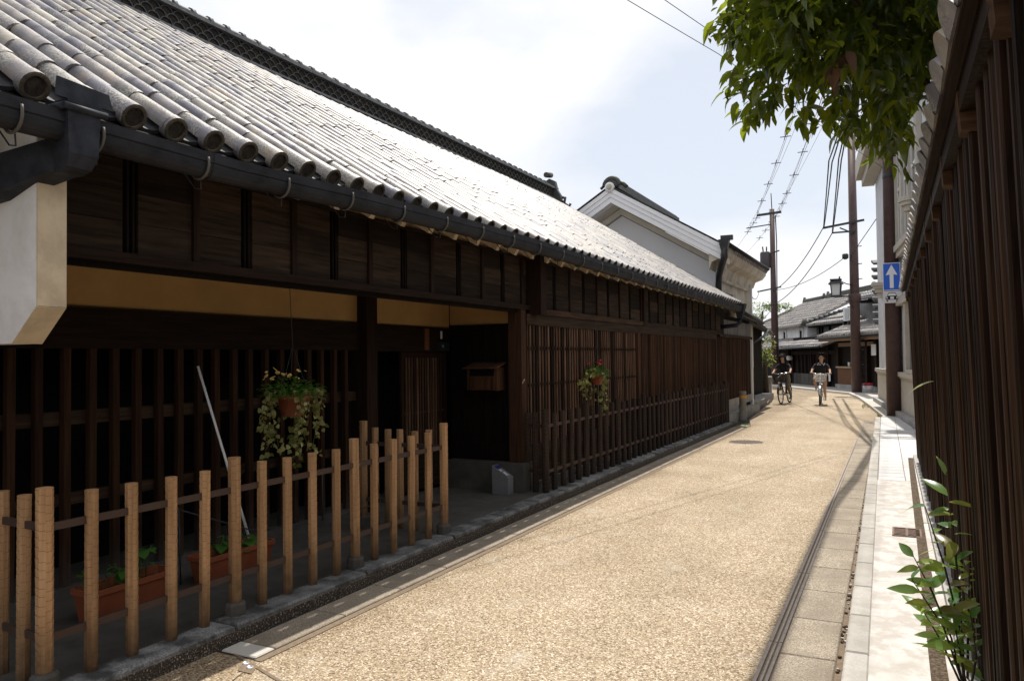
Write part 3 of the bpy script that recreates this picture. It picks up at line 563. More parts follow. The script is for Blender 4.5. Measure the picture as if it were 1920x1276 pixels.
# gutter on brackets, sloping down to both ends
GY = [(-0.3, 2.745), (3.4, 2.75), (4.1, 2.785), (6.0, 2.825), (7.15, 2.835), (10.8, 2.815), (18.9, 2.78)]
def gz(y):
    for (a, za), (b, zb) in zip(GY[:-1], GY[1:]):
        if y <= b: return za + (zb - za) * (y - a) / (b - a)
    return GY[-1][1]
gprof = [(0.062, 0.0), (0.066, 0.0), (0.066, -0.052), (0.058, -0.056)] + [(0.060 * math.cos(t), -0.068 - 0.066 * math.sin(t)) for t in [math.pi * k / 8 for k in range(9)]] + [(-0.06, -0.03), (-0.056, -0.03)]
gin = [(x * 0.93, z + 0.006) for x, z in reversed(gprof[2:-2])]
gpoly = gprof + gin
def gutter(y0, y1, x=-3.425, prof=gpoly, grow=1.0, dz=0.0):
    b = MB(); n = len(prof); k = max(2, int((y1 - y0) / 0.6) + 1); vs = []
    for i in range(k + 1):
        y = y0 + (y1 - y0) * i / k; vs += [(x + px * grow, y, gz(y) + pz * grow + dz) for px, pz in prof]
    fs = [(i * n + q, i * n + (q + 1) % n, (i + 1) * n + (q + 1) % n, (i + 1) * n + q) for i in range(k) for q in range(n)] + [tuple(range(n)), tuple(reversed(range(k * n, k * n + n)))]
    return b.add(vs, fs, 0)
gt = gutter(-0.3, 18.9)
for y in (1.2, 3.02, 4.84, 6.66, 8.48, 10.3, 12.1, 13.9, 15.7, 17.5):
    gg = gutter(y, y + 0.05, grow=1.05, dz=0.003); gt.add(gg.v, gg.f)
gut = part('gutter', gt, m_gutter, T)
for y in [0.9, 1.98] + [2.36 + 0.62 * k for k in range(0, 27)]:
    b = MB(); z = gz(y); pts = [(-3.425 + 0.072 * math.cos(t), y, z - 0.068 - 0.076 * math.sin(t)) for t in [math.pi * k / 8 - 0.25 for k in range(10)]]
    b.tube([(-3.357, y, z - 0.03)] + pts[:8], 0.0075, 6); part('gutter_bracket', b, m_bracket, gut)
    b = MB(); b.tube([(-3.44, y + 0.02, z - 0.14), (-3.45, y + 0.03, z - 0.19), (-3.50, y + 0.03, z - 0.18), (-3.58, y, z - 0.06)], 0.004, 5); part('hanger_wire', b, m_wire, gut)
# rain hopper with its arm at the near end, another at the far end
hp = MB()
def ring4(x0, x1, y0, y1, z): return [(x0, y0, z), (x1, y0, z), (x1, y1, z), (x0, y1, z)]
rs = [ring4(-3.50, -3.335, 2.17, 2.335, 2.80), ring4(-3.495, -3.34, 2.175, 2.33, 2.70), ring4(-3.50, -3.34, 2.18, 2.325, 2.56), ring4(-3.52, -3.37, 2.19, 2.31, 2.50), ring4(-3.54, -3.42, 2.2, 2.3, 2.48)]
vs = [p for r_ in rs for p in r_]; hp.add(vs, [(i * 4 + k, i * 4 + (k + 1) % 4, (i + 1) * 4 + (k + 1) % 4, (i + 1) * 4 + k) for i in range(4) for k in range(4)] + [(0, 1, 2, 3), (19, 18, 17, 16)])
hop = part('rain_hopper', hp, m_hopper, T)
rim = MB(); rim.tube([(-3.335, 2.15, 2.765), (-3.335, 2.36, 2.765)], 0.017, 8); rim.tube([(-3.335, 2.155, 2.765), (-3.5, 2.155, 2.765)], 0.017, 8); rim.prism([(-3.34, 2.12, 2.80), (-3.34, 2.40, 2.80), (-3.345, 2.38, 2.875), (-3.345, 2.13, 2.89)], (-0.012, 0, 0)); part('hopper_rim', rim, m_hopper, hop)
arm = MB()
av = [ring4(-3.50, -3.40, 2.19, 2.31, 2.60), ]
arm.hexa([(-3.46, 2.185, 2.49), (-3.46, 2.315, 2.49), (-3.80, 2.20, 2.385), (-3.80, 2.07, 2.385), (-3.46, 2.185, 2.645), (-3.46, 2.315, 2.645), (-3.80, 2.20, 2.565), (-3.80, 2.07, 2.565)])
arm.hexa([(-3.80, 2.07, 2.385), (-3.80, 2.20, 2.385), (-4.6, 2.12, 2.33), (-4.6, 1.99, 2.33), (-3.80, 2.07, 2.565), (-3.80, 2.20, 2.565), (-4.6, 2.12, 2.51), (-4.6, 1.99, 2.51)])
part('drain_arm', arm, m_hopper, hop)
h2 = MB(); h2.hexa([(-3.50, 18.86, 2.50), (-3.38, 18.86, 2.50), (-3.38, 19.0, 2.50), (-3.50, 19.0, 2.50), (-3.56, 18.78, 2.84), (-3.30, 18.78, 2.84), (-3.30, 19.08, 2.84), (-3.56, 19.08, 2.84)]); h2.tube([(-3.44, 18.93, 2.52), (-3.44, 18.93, 2.40), (-3.52, 18.9, 2.33), (-3.9, 18.9, 2.30)], 0.05, 8); part('rain_hopper', h2, m_hopper, T, 'rain hopper at the far end of the gutter')
# body: closed dark shell
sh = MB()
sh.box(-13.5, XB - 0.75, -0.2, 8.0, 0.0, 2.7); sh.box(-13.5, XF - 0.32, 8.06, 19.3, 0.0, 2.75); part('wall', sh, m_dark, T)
gw = MB()
for y in (0.0, 19.2): gw.prism([(-3.9, y, 2.70), (-13.4, y, 2.70), (-8.6, y, rp(0, LEN, -0.3).z)], (0, 0.1, 0))
part('gable_wall', gw, m_white, T)
cl = MB(); cl.box(XB - 0.76, XF - 0.06, -0.2, 8.0, 2.62, 2.68); part('ceiling', cl, m_black_wood, T)
up = MB(); up.box(XF - 0.07, XF - 0.03, 2.36, 19.2, 2.12, 2.75); part('upper_wall', up, m_batten, T)
up = MB(); up.box(XF - 0.07, XF - 0.012, 2.36, 19.2, 2.766, 3.05); part('eave_plaster', up, m_cream, T)
oc = MB(); oc.box(XB - 0.05, XB, -0.2, 6.15, 1.97, 2.62); oc.box(XB - 0.05, XB, 6.32, 7.9, 1.97, 2.62); oc.box(XB, -3.98, 7.92, 7.97, 2.005, 2.62); part('plaster_panel', oc, m_ochre, T)
lb = MB(); lb.box(XB - 0.06, XB + 0.03, -0.2, 6.15, 1.70, 1.97); part('lintel', lb, m_beam_y, T)
lb = MB(); lb.box(XB - 0.06, XB + 0.02, 6.32, 7.9, 1.69, 1.97); part('lintel', lb, m_beam_y, T)
pt = MB(); pt.box(XB - 0.08, XB + 0.12, 6.15, 6.32, 0.09, 2.62); part('post', pt, m_post_z, T)
pt = MB(); pt.box(-4.0, -3.835, 7.80, 7.93, 0.42, 2.20); part('post', pt, wood('brown_corner_post', (0.022, 0.010, 0.006), (0.075, 0.036, 0.020)), T)
# left lattice
LT = MB(); LT.box(XB - 0.07, XB - 0.02, -0.1, 6.15, 0.68, 0.755); LT.box(XB - 0.07, XB - 0.02, -0.1, 6.15, 1.20, 1.29); 
left_lat = part('lattice', LT, wood('lattice_rail_wood', (0.026, 0.015, 0.009), (0.085, 0.052, 0.034), 'y'), T)
me_sl = MB().box(-0.02, 0.025, -0.024, 0.024, 0.16, 1.70).mesh('slat', m_slat)
for k in range(26):
    y = 1.72 + 0.176 * k
    if y < 6.1: inst('slat', me_sl, left_lat, (XB + 0.012 + rj(0.004), y + rj(0.006), 0), (rj(0.004), rj(0.004), rj(0.05)))
pl = MB(); pl.box(XB - 0.1, XB + 0.07, -0.2, 6.3, 0.08, 0.165); part('plinth', pl, m_apron, T)
# doorway with sliding lattice door
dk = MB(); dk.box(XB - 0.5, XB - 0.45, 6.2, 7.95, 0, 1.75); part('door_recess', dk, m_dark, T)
dr = MB(); xd = XB - 0.03
for (y0, y1, z0, z1) in ((6.95, 7.0, 0.14, 1.69), (7.83, 7.88, 0.14, 1.69), (7.0, 7.83, 1.62, 1.69), (7.0, 7.83, 0.14, 0.20), (7.0, 7.83, 0.55, 0.60)): dr.box(xd - 0.03, xd, y0, y1, z0, z1)
door = part('sliding_door', dr, m_post_z, T)
b = MB(); b.box(xd - 0.022, xd - 0.012, 7.0, 7.83, 0.20, 0.55); part('door_panel', b, m_board_y, door)
me_bar = MB().box(-0.018, -0.006, -0.014, 0.014, 0.60, 1.62).mesh('slat', m_lat)
for k in range(14): inst('slat', me_bar, door, (xd, 7.055 + 0.055 * k, 0))
for z in (0.80, 1.0, 1.2, 1.4):
    b = MB(); b.box(xd - 0.03, xd - 0.018, 7.0, 7.83, z - 0.008, z + 0.008); part('cross_bar', b, m_lat, door)
# recess side wall: vertical boards over a granite base
me_vb = MB().box(-0.036, 0.036, 0, 0.02, 0.42, 2.0).mesh('board', m_black_wood)
sw = MB(); sw.box(XB, -4.0, 7.93, 7.98, 0.1, 2.0); side = part('side_wall', sw, m_dark, T)
for k in range(11): inst('board', me_vb, side, (XB + 0.06 + 0.077 * k, 7.895 + rj(0.003), 0), (0, 0, rj(0.02)))
rl = MB(); rl.box(XB + 0.02, -4.0, 7.882, 7.893, 0.42, 0.62); part('skirting_board', rl, m_black_wood, side)
gb = MB(); gb.box(XB + 0.06, -3.79, 7.72, 7.995, 0.08, 0.42); part('base_stone', gb, m_apron, T)
# right-hand lattices between posts
for y0, y1 in ((12.08, 12.21), (17.95, 18.1)):
    b = MB(); b.box(XF - 0.12, XF + 0.03, y0, y1, 0.1, 1.985); part('post', b, wood('brown_bay_post', (0.022, 0.010, 0.006), (0.075, 0.036, 0.020)), T)
b = MB(); b.box(XF - 0.10, XF + 0.025, 7.94, 18.1, 1.985, 2.112); part('head_beam', b, m_board_y, T)
me_f1 = MB().box(-0.004, 0.010, -0.013, 0.013, 0.60, 1.985).mesh('slat', m_lat)
me_f2 = MB().box(-0.004, 0.010, -0.016, 0.016, 0.60, 1.985).mesh('slat', m_lat2)
for (y0, y1, step, me_, rails) in ((7.98, 12.06, 0.085, me_f1, (0.95, 1.29, 1.72)), (12.23, 17.93, 0.075, me_f2, (1.05, 1.55))):
    b = MB()
    for z in rails: b.box(XF - 0.04, XF - 0.014, y0, y1, z - 0.014, z + 0.014)
    la = part('lattice', b, m_lat2, T)
    y = y0
    while y < y1: inst('slat', me_, la, (XF + rj(0.002), y + rj(0.002), 0), (0, 0, rj(0.03))); y += step
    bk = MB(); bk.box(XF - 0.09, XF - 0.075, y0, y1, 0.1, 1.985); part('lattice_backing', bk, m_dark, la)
    for k in range(3):
        q = MB(); q.box(XF - 0.05, XF + 0.012 + rj(0.003), y0 - 0.04, y1 + 0.02, 0.17 + k * 0.143, 0.17 + k * 0.143 + 0.138); part('plank', q, m_board_y, T)
b = MB(); b.box(XF - 0.1, XF + 0.05, 8.0, 18.3, 0.08, 0.168); part('plinth', b, m_kerb, T)
bb = MB()
for k in range(48): bb.box(XF + 0.016, XF + 0.026, 7.965 + 0.085 * k, 7.995 + 0.085 * k, 1.70, 1.735); bb.box(XF + 0.016, XF + 0.026, 7.965 + 0.085 * k, 7.995 + 0.085 * k, 1.275, 1.305)
part('rail_clasp', bb, m_board_y, T, kind='stuff')
# panelled band under the eave
EDGES = [2.40, 2.87, 3.31, 3.73, 4.16, 4.61, 5.04, 5.53, 5.96, 6.46, 6.92, 7.39, 7.84, 8.02]
bayR = [8.22, 8.76, 9.24, 9.74, 10.24, 10.73, 11.22, 11.74, 12.29, 12.80, 13.32, 13.83, 14.32, 14.83, 15.33, 15.85, 16.4, 16.95, 17.5, 18.05, 18.62]
def band(edges, xface, z0, z1, phase):
    for k in range(len(edges) - 1):
        slot_l, slot_r = ((k + phase) % 2 == 0), ((k + phase) % 2 == 1)
        y0 = edges[k] + (0.05 if slot_l and k else 0.02); y1 = edges[k + 1] - (0.05 if slot_r else 0.02)
        h = (z1 - z0) / 3
        for q in range(3):
            b = MB(); d = rj(0.0025); b.box(xface - 0.022, xface + d, y0, y1, z0 + q * h + 0.0015, z0 + (q + 1) * h - 0.0015); part('board', b, m_board_y, T)
    for k in range(1, len(edges) - 1):
        slot = (k + phase) % 2 == 0
        b = MB()
        if slot:
            for s in (-0.018, 0.018): b.box(xface - 0.02, xface + 0.004, edges[k] + s - 0.007, edges[k] + s + 0.007, z0, z1)
            part('slot_bar', b, m_batten, T)
        else:
            b.box(xface - 0.02, xface + 0.022, edges[k] - 0.024, edges[k] + 0.024, z0, z1); part('batten', b, m_post_z, T)
band(EDGES, XF, 2.213, 2.735, 1)
b = MB(); b.box(XF - 0.03, XF + 0.03, 2.40, 8.03, 2.155, 2.211); part('bottom_rail', b, m_beam_y, T)
b = MB(); b.box(XF - 0.03, XF + 0.028, 2.40, 8.03, 2.737, 2.765); part('top_rail', b, m_beam_y, T)
band(bayR, XF + 0.01, 2.188, 2.735, 1)
b = MB(); b.box(XF - 0.03, XF + 0.045, 8.2, 12.40, 2.114, 2.186); part('bottom_rail', b, wood('worn_rail_wood', (0.028, 0.015, 0.009), (0.10, 0.058, 0.036), 'y'), T)
b = MB(); b.box(XF - 0.03, XF + 0.03, 12.40, 18.62, 2.114, 2.186); part('bottom_rail', b, m_board_y, T)
b = MB(); b.box(XF - 0.03, XF + 0.035, 8.2, 18.62, 2.737, 2.765); part('top_rail', b, m_beam_y, T)
b = MB(); b.box(XF - 0.05, XF + 0.16, 8.035, 8.2, 2.10, 2.80); part('bracket_post', b, m_post_z, T)
b = MB(); b.box(XF - 0.02, XF + 0.06, 12.35, 12.42, 2.11, 2.78); part('bracket_post', b, m_post_z, T)
b = MB(); b.box(XF - 0.03, XF + 0.08, 2.31, 2.40, 2.07, 2.86); part('bracket_post', b, m_post_z, T)
# wing wall of white plaster with chamfered foot
ww = MB()
poly = [(-3.60, 2.19, 2.84), (-3.60, 2.19, 1.87), (-3.79, 2.19, 1.70), (-5.3, 2.19, 1.70), (-5.3, 2.19, 3.85)]
ww.prism(poly, (0, 0.145, 0)); part('wing_wall', ww, m_white, T)
we = MB(); we.box(-3.598, -3.592, 2.192, 2.333, 1.872, 2.83); we.hexa([(-3.592, 2.192, 1.868), (-3.598, 2.192, 1.874), (-3.598, 2.333, 1.874), (-3.592, 2.333, 1.868), (-3.782, 2.192, 1.698), (-3.788, 2.192, 1.704), (-3.788, 2.333, 1.704), (-3.782, 2.333, 1.698)]); part('wing_wall_edge', we, m_cream, T)
ul = MB(); ul.box(-5.2, -4.75, -0.2, 2.18, 1.70, 3.2); part('upper_plaster', ul, m_cream, T)

# ------------------------------------------------------------------ storehouse behind the roof end
K = thing('storehouse', 'white plastered storehouse with stepped gable rising behind the long tiled roof', 'storehouse', (-7.06, 21, 0))
PX, PZ, SL = -7.06, 6.30, 0.60
def roofpt(dx, dz=0.0): return PX + dx, PZ - SL * abs(dx) + dz
body = MB(); hw = 2.62
wb = lambda d: [(PX - hw, d, 0), (PX + hw, d, 0), (PX + hw, d, PZ - 0.66 - SL * hw), (PX, d, PZ - 0.66), (PX - hw, d, PZ - 0.66 - SL * hw)]
body.prism(wb(21.0), (0, 5.6, 0)); part('gable_wall', body, m_white_clean, K)
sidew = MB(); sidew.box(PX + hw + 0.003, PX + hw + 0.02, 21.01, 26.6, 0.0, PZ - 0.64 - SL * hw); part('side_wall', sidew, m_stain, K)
def gable_band(y0, y1, t0, t1, ext, mat, name, kind=None):
    """an inverted V between depth t0 and t1 under the roof line"""
    b = MB()
    for s in (-1, 1):
        e = ext
        poly = [(PX, y0, PZ - t0), (PX + s * e, y0, PZ - t0 - SL * e), (PX + s * e, y0, PZ - t1 - SL * e), (PX, y0, PZ - t1)]
        b.prism(poly, (0, y1 - y0, 0))
    return part(name, b, mat, K)
gable_band(20.00, 20.30, 0.03, 0.155, 3.03, m_white_clean, 'barge_band'); gable_band(20.03, 20.30, 0.158, 0.285, 2.99, m_white_clean, 'barge_band'); gable_band(20.06, 20.30, 0.288, 0.44, 2.95, m_white_clean, 'barge_band')
gable_band(20.305, 21.0, 0.30, 0.46, 3.0, m_cream2, 'verge_soffit'); gable_band(20.86, 20.998, 0.47, 0.64, 2.92, m_cream2, 'cove_moulding')
rk = MB()
for s in (-1, 1):
    rk.prism([(PX, 19.97, PZ), (PX + s * 3.08, 19.97, PZ - SL * 3.08), (PX + s * 3.08, 19.97, PZ - SL * 3.08 + 0.025), (PX, 19.97, PZ + 0.025)], (0, 7.0, 0))
kroof = part('roof', rk, m_tile_dark, K)
kt = MB()
for k in range(23):
    y = 21.3 + 0.25 * k
    for j in range(11):
        q0 = Vector((PX + 3.10 - j * 0.28, y, PZ - SL * (3.10 - j * 0.28) - 0.05)); q1 = q0 + Vector((-0.29, 0, 0.29 * SL)); kt.tube([q0, q1], [0.075, 0.062], 7, 0, True, True, random.random())
part('roof_tile', kt, m_tile, kroof, kind='stuff')
kr_ = MB(); kr_.box(PX - 0.14, PX + 0.14, 20.25, 26.9, PZ, PZ + 0.20); kr_.tube([(PX, 20.2, PZ + 0.22), (PX, 26.9, PZ + 0.22)], 0.08, 8); part('ridge', kr_, m_tile_dark, K)
ko = MB(); ko.lathe([(0.0, 0), (0.115, 0), (0.135, 0.03), (0.135, 0.10), (0.0, 0.10)], (0, 0, 0), 18)
ko.v = [(PX + x, 19.93 + z, PZ - 0.03 + y) for x, y, z in ko.v]; ko2 = part('ridge_disc', ko, m_white, K)
kc = MB(); kc.lathe([(0.0, 0.0), (0.075, 0.0), (0.085, 0.012), (0.0, 0.012)], (0, 0, 0), 14); kc.v = [(PX + x, 19.918 + z, PZ - 0.03 + y) for x, y, z in kc.v]; part('disc_face', kc, m_stain, ko2)
orn = MB(); ring = [(PX + 0.03 + 0.22 * math.cos(t), 20.08, PZ + 0.02 + 0.22 * math.sin(t)) for t in [math.pi * k / 9 for k in range(10)]]
orn.tube(ring, 0.065, 7); orn.tube([(p[0] * 0.45 + (PX + 0.03) * 0.55, 20.2, p[2] * 0.45 + (PZ + 0.05) * 0.55) for p in ring], 0.05, 7); orn.tube([(PX + 0.2, 20.15, PZ + 0.12), (PX + 0.34, 20.15, PZ + 0.06), (PX + 0.42, 20.2, PZ - 0.02), (PX + 0.36, 20.2, PZ + 0.02)], 0.055, 7); orn.tube([(PX - 0.2, 20.1, PZ + 0.05), (PX - 0.30, 20.1, PZ - 0.03)], 0.04, 7); orn.box(PX - 0.16, PX + 0.2, 20.05, 20.25, PZ, PZ + 0.2)
part('ridge_ornament', orn, m_tile_dark, K)
# eave moulding, cornice and stains on the street side
ev = MB()
zE = PZ - SL * 3.05
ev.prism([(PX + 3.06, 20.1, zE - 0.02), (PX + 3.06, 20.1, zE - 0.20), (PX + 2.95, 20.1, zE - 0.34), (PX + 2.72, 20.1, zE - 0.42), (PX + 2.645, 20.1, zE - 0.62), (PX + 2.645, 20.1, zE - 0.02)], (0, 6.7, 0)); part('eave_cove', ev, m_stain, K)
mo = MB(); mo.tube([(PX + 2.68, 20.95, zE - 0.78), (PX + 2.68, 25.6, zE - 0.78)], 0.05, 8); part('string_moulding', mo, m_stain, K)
gk = MB(); gk.tube([(PX + 3.14, 20.0, zE + 0.01), (PX + 3.14, 26.8, zE + 0.01)], 0.055, 8); part('gutter', gk, m_gutter, K)
dp = MB(); dp.hexa([(PX + 3.0, 19.86, zE - 0.16), (PX + 3.16, 19.86, zE - 0.16), (PX + 3.16, 20.0, zE - 0.16), (PX + 3.0, 20.0, zE - 0.16), (PX + 2.95, 19.82, zE + 0.10), (PX + 3.22, 19.82, zE + 0.10), (PX + 3.22, 20.02, zE + 0.10), (PX + 2.95, 20.02, zE + 0.10)])
dp.tube([(PX + 3.08, 19.93, zE - 0.1), (PX + 3.08, 19.93, zE - 0.34), (PX + 2.98, 20.1, zE - 0.50), (PX + 2.74, 20.85, zE - 0.72), (PX + 2.71, 20.93, zE - 0.95), (PX + 2.71, 20.93, 2.4)], 0.085, 10); dp.box(PX + 3.0, PX + 3.3, 19.85, 19.97, zE + 0.08, zE + 0.2)
part('downpipe', dp, m_black_metal, K)
fl = MB(); fl.beam((PX - 1.8, 19.62, 4.98), (-3.75, 19.62, 3.07), 0.16, 0.10); part('flashing', fl, m_black_metal, K)
p2 = MB(); p2.tube([(PX + 2.71, 25.9, 3.9), (PX + 2.71, 25.9, 2.6)], 0.045, 8); part('downpipe', p2, m_white_paint, K)

# ------------------------------------------------------------------ roofs as rows of half-round rolls (far buildings)
def rolls(b, e0, e1, up, ln, pitch, r=0.07, n=6, step=0.3, m=0):
    e0, e1, up = Vector(e0), Vector(e1), Vector(up).normalized(); d = e1 - e0; w = d.length; d.normalize(); nn = d.cross(up).normalized()
    if nn.z < 0: nn = -nn
    q = [e0, e1, e1 + up * ln, e0 + up * ln]
    b.add([p - nn * 0.005 for p in q] + [p - nn * 0.07 for p in q], [(0, 1, 2, 3), (7, 6, 5, 4), (0, 4, 5, 1), (1, 5, 6, 2), (2, 6, 7, 3), (3, 7, 4, 0)], m, False, 0.3)
    k = 0; cnt = int(w / pitch)
    for k in range(cnt + 1):
        p = e0 + d * (pitch * 0.5 + k * (w - pitch) / max(1, cnt)); t = -0.03
        while t < ln - 0.01:
            l_ = min(step, ln - t); vs = []
            for tt, rr in ((t, r), (t + l_ * 1.04, r * 0.86)):
                for s in range(n + 1):
                    a = math.pi * s / n; vs.append(p + up * tt + d * (rr * math.cos(a)) + nn * (rr * math.sin(a)))
            b.add(vs, [(s, s + 1, n + 2 + s, n + 1 + s) for s in range(n)] + [tuple(range(n + 1))], m, True, random.random())
            t += l_
    return b

# annex past the end of the main roof
A = thing('annex', 'small plaster and dark lattice annex under a low roof at the townhouse end', 'house', (-4.0, 21, 0))
b = MB(); b.box(-9, -3.94, 19.35, 23.1, 0.0, 2.62); part('wall', b, m_black_wood, A)
b = MB(); rolls(b, (-3.62, 19.55, 2.76), (-3.72, 23.6, 2.62), (-1, 0, 0.5), 3.2, 0.25); part('roof', b, m_tile, A)
b = MB(); b.tube([(-3.56, 19.5, 2.72), (-3.66, 23.7, 2.56)], 0.05, 8); part('gutter', b, m_gutter, A)
for k, (y0, y1) in enumerate(((18.70, 19.62), (19.68, 21.0), (21.06, 22.2), (22.26, 23.0))):
    b = MB(); b.box(-3.94, -3.885, y0, y1, 2.14, 2.50); part('plaster_panel', b, m_grey_plaster, A)
b = MB(); b.box(-3.96, -3.86, 18.65, 23.1, 2.06, 2.138); part('sill_beam', b, m_board_y, A)
me_an = MB().box(-0.012, 0.014, -0.02, 0.02, 0.5, 2.05).mesh('slat', m_lat2)
for k in range(44): inst('slat', me_an, A, (-3.90 + rj(0.002), 18.2 + 0.108 * k, 0))
b = MB(); b.box(-4.0, -3.87, 18.15, 23.05, 0.30, 0.5); part('base_stone', b, m_granite, A)
b = MB(); b.box(-4.02, -3.88, 23.08, 23.28, 0.15, 1.25); b.box(-4.02, -3.87, 23.08, 23.28, 1.25, 2.05); part('end_post', b, m_white_paint, A)
# corner house with dark posts beyond
D = thing('gate_house', 'dark timber gate house with curved tiled eave beyond the annex', 'house', (-5, 27, 0))
b = MB(); b.box(-9, -4.75, 23.4, 30.5, 0.0, 2.75); part('wall', b, m_black_wood, D)
b = MB(); rolls(b, (-3.95, 24.0, 2.62), (-4.55, 31.0, 2.50), (-1, 0, 0.42), 2.6, 0.26); part('roof', b, m_tile_dark, D)
b = MB(); b.tube([(-3.88, 23.9, 2.60), (-4.2, 28.5, 2.46), (-4.5, 31.2, 2.46)], 0.06, 8); part('gutter', b, m_black_metal, D)
for (x, y) in ((-4.35, 24.2), (-4.62, 26.6), (-4.85, 29.4)):
    b = MB(); b.box(x - 0.09, x + 0.09, y - 0.09, y + 0.09, 0.15, 2.6); part('post', b, m_post_z, D)
b = MB(); b.tube([(-4.25, 25.4, 0.16), (-4.25, 25.4, 2.0), (-4.05, 26.2, 2.2), (-4.05, 27.4, 2.45)], 0.04, 7); part('downpipe', b, m_black_metal, D)
b = MB(); b.prism([(-4.5, 23.6, 2.45), (-4.0, 23.6, 2.45), (-4.12, 23.6, 2.2), (-4.36, 23.6, 2.08), (-4.5, 23.6, 1.8)], (0, 0.12, 0)); part('eave_bracket', b, m_cream, D)

# ------------------------------------------------------------------ picket fences of hewn octagonal posts
def hewn(h, r, seed, n=8, cell=0.042):
    rng = random.Random(seed); b = MB()
    for k in range(n):
        a0, a1 = 2 * math.pi * (k - 0.5) / n, 2 * math.pi * (k + 0.5) / n; z = 0.0; ph = rng.random() * cell; first = True
        prev = None
        while z < h - 1e-4:
            z1 = min(h, z + (ph + 0.01 if first else cell * rng.uniform(0.8, 1.25))); first = False
            r0, r1 = r * 0.965, r * 1.025
            p = [(r0 * math.cos(a0), r0 * math.sin(a0), z + (0.0012 if prev else 0)), (r0 * math.cos(a1), r0 * math.sin(a1), z + (0.0012 if prev else 0)), (r1 * math.cos(a1), r1 * math.sin(a1), z1), (r1 * math.cos(a0), r1 * math.sin(a0), z1)]
            b.add(p, [(0, 1, 2, 3)])
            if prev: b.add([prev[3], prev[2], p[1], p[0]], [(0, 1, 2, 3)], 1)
            prev = p; z = z1
    b.add([(r * 1.0 * math.cos(2 * math.pi * (k - 0.5) / n), r * 1.0 * math.sin(2 * math.pi * (k - 0.5) / n), h) for k in range(n)], [tuple(range(n))])
    return b
def collar(r):
    b = MB(); n = 8; prof = [(r, 0.0), (r, 0.075), (r - 0.012, 0.09), (r - 0.02, 0.09)]
    b.lathe([(q, z) for q, z in prof] + [(0, 0.09)], (0, 0, 0), n, 0, False); return b.mesh('collar', m_apron)
me_collar = collar(0.062)
def picket(root, posts, thick_idx, mats, h, hk, r, rk, rail_runs, rail_mat, collar_on=True):
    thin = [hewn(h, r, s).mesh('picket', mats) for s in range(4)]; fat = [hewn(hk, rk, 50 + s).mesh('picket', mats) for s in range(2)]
    for i, (x, y) in enumerate(posts):
        f = i in thick_idx
        o = inst('picket', random.choice(fat if f else thin), root, (x + rj(0.004), y + rj(0.004), 0.09), (rj(0.006), rj(0.006), random.choice(range(8)) * math.pi / 4 + rj(0.12)), (1, 1, 1 + rj(0.012)))
        if f and collar_on: inst('collar', me_collar, root, (x, y, 0.09), (0, 0, 0.39))
    for a, c in rail_runs:
        for z in (0.33, 0.84):
            b = MB(); b.beam((*a, z), (*c, z), 0.016, 0.036); part('rail', b, rail_mat, root)
F1 = thing('picket_fence', 'pale hewn picket fence in front of the terracotta planters', 'fence', (-3.56, 3.9, 0.09))
ys = [2.21, 2.44, 2.66, 2.90, 3.13, 3.35, 3.56, 3.79, 4.02, 4.26, 4.48, 4.70, 4.94, 5.19, 5.44, 5.68]
posts = [(-3.56, y) for y in ys] + [(-3.75, 2.225), (-3.95, 2.24), (-4.15, 2.25), (-4.35, 2.26)] + [(-3.71, 5.69), (-3.86, 5.69), (-4.02, 5.69), (-4.16, 5.69), (-4.29, 5.69), (-4.43, 5.69)]
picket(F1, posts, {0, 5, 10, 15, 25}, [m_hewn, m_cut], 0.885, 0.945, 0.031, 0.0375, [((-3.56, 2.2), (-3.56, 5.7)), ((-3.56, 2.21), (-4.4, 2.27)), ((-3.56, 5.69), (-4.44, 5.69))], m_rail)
F2 = thing('picket_fence', 'dark weathered picket fence running along the fine lattice to the bollard', 'fence', (-3.56, 12, 0.09))
ys2 = [7.82 + 0.2455 * k for k in range(42)]
posts = [(-3.56, y) for y in ys2] + [(-3.70, 7.86), (-3.82, 7.90)]
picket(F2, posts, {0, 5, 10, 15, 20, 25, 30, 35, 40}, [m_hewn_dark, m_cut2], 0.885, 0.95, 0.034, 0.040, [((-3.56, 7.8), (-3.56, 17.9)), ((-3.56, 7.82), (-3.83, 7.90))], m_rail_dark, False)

# ------------------------------------------------------------------ leaves
def leaf_mesh(l, w, fold=0.25, droop=0.25, seg=4, name='leaf', mat=None):
    b = MB(); vs = []
    for i in range(seg + 1):
        t = i / seg; ww = w * math.sin(math.pi * min(1, 0.06 + t * 0.94) ** 0.85) * 0.5 if 0 < i < seg else (w * 0.05 if i == 0 else 0.0004)
        z = -droop * l * t * t; x = l * t * (1 - 0.12 * droop * t)
        vs += [(x, -ww, z + fold * ww), (x, 0, z), (x, ww, z + fold * ww)]
    fs = []
    for i in range(seg): fs += [(3 * i, 3 * i + 1, 3 * i + 4, 3 * i + 3), (3 * i + 1, 3 * i + 2, 3 * i + 5, 3 * i + 4)]
    return b.add(vs, fs, 0, True)
def put_leaf(b, src, p, d, up, s=1.0, r=0.0, m=0):
    d = Vector(d).normalized(); side = Vector(up).cross(d)
    if side.length < 1e-3: side = Vector((1, 0, 0)).cross(d)
    side.normalize(); u = d.cross(side)
    b.add([Vector(p) + (d * x + side * y + u * z) * s for x, y, z in src.v], src.f, m, True, r)
def leaf_matrix(p, d, up, s):
    d = Vector(d).normalized(); side = Vector(up).cross(d)
    if side.length < 1e-3: side = Vector((1, 0, 0)).cross(d)
    side.normalize(); u = d.cross(side)
    m = Matrix((d, side, u)).transposed().to_4x4(); m.translation = p
    return m @ Matrix.Scale(s, 4)
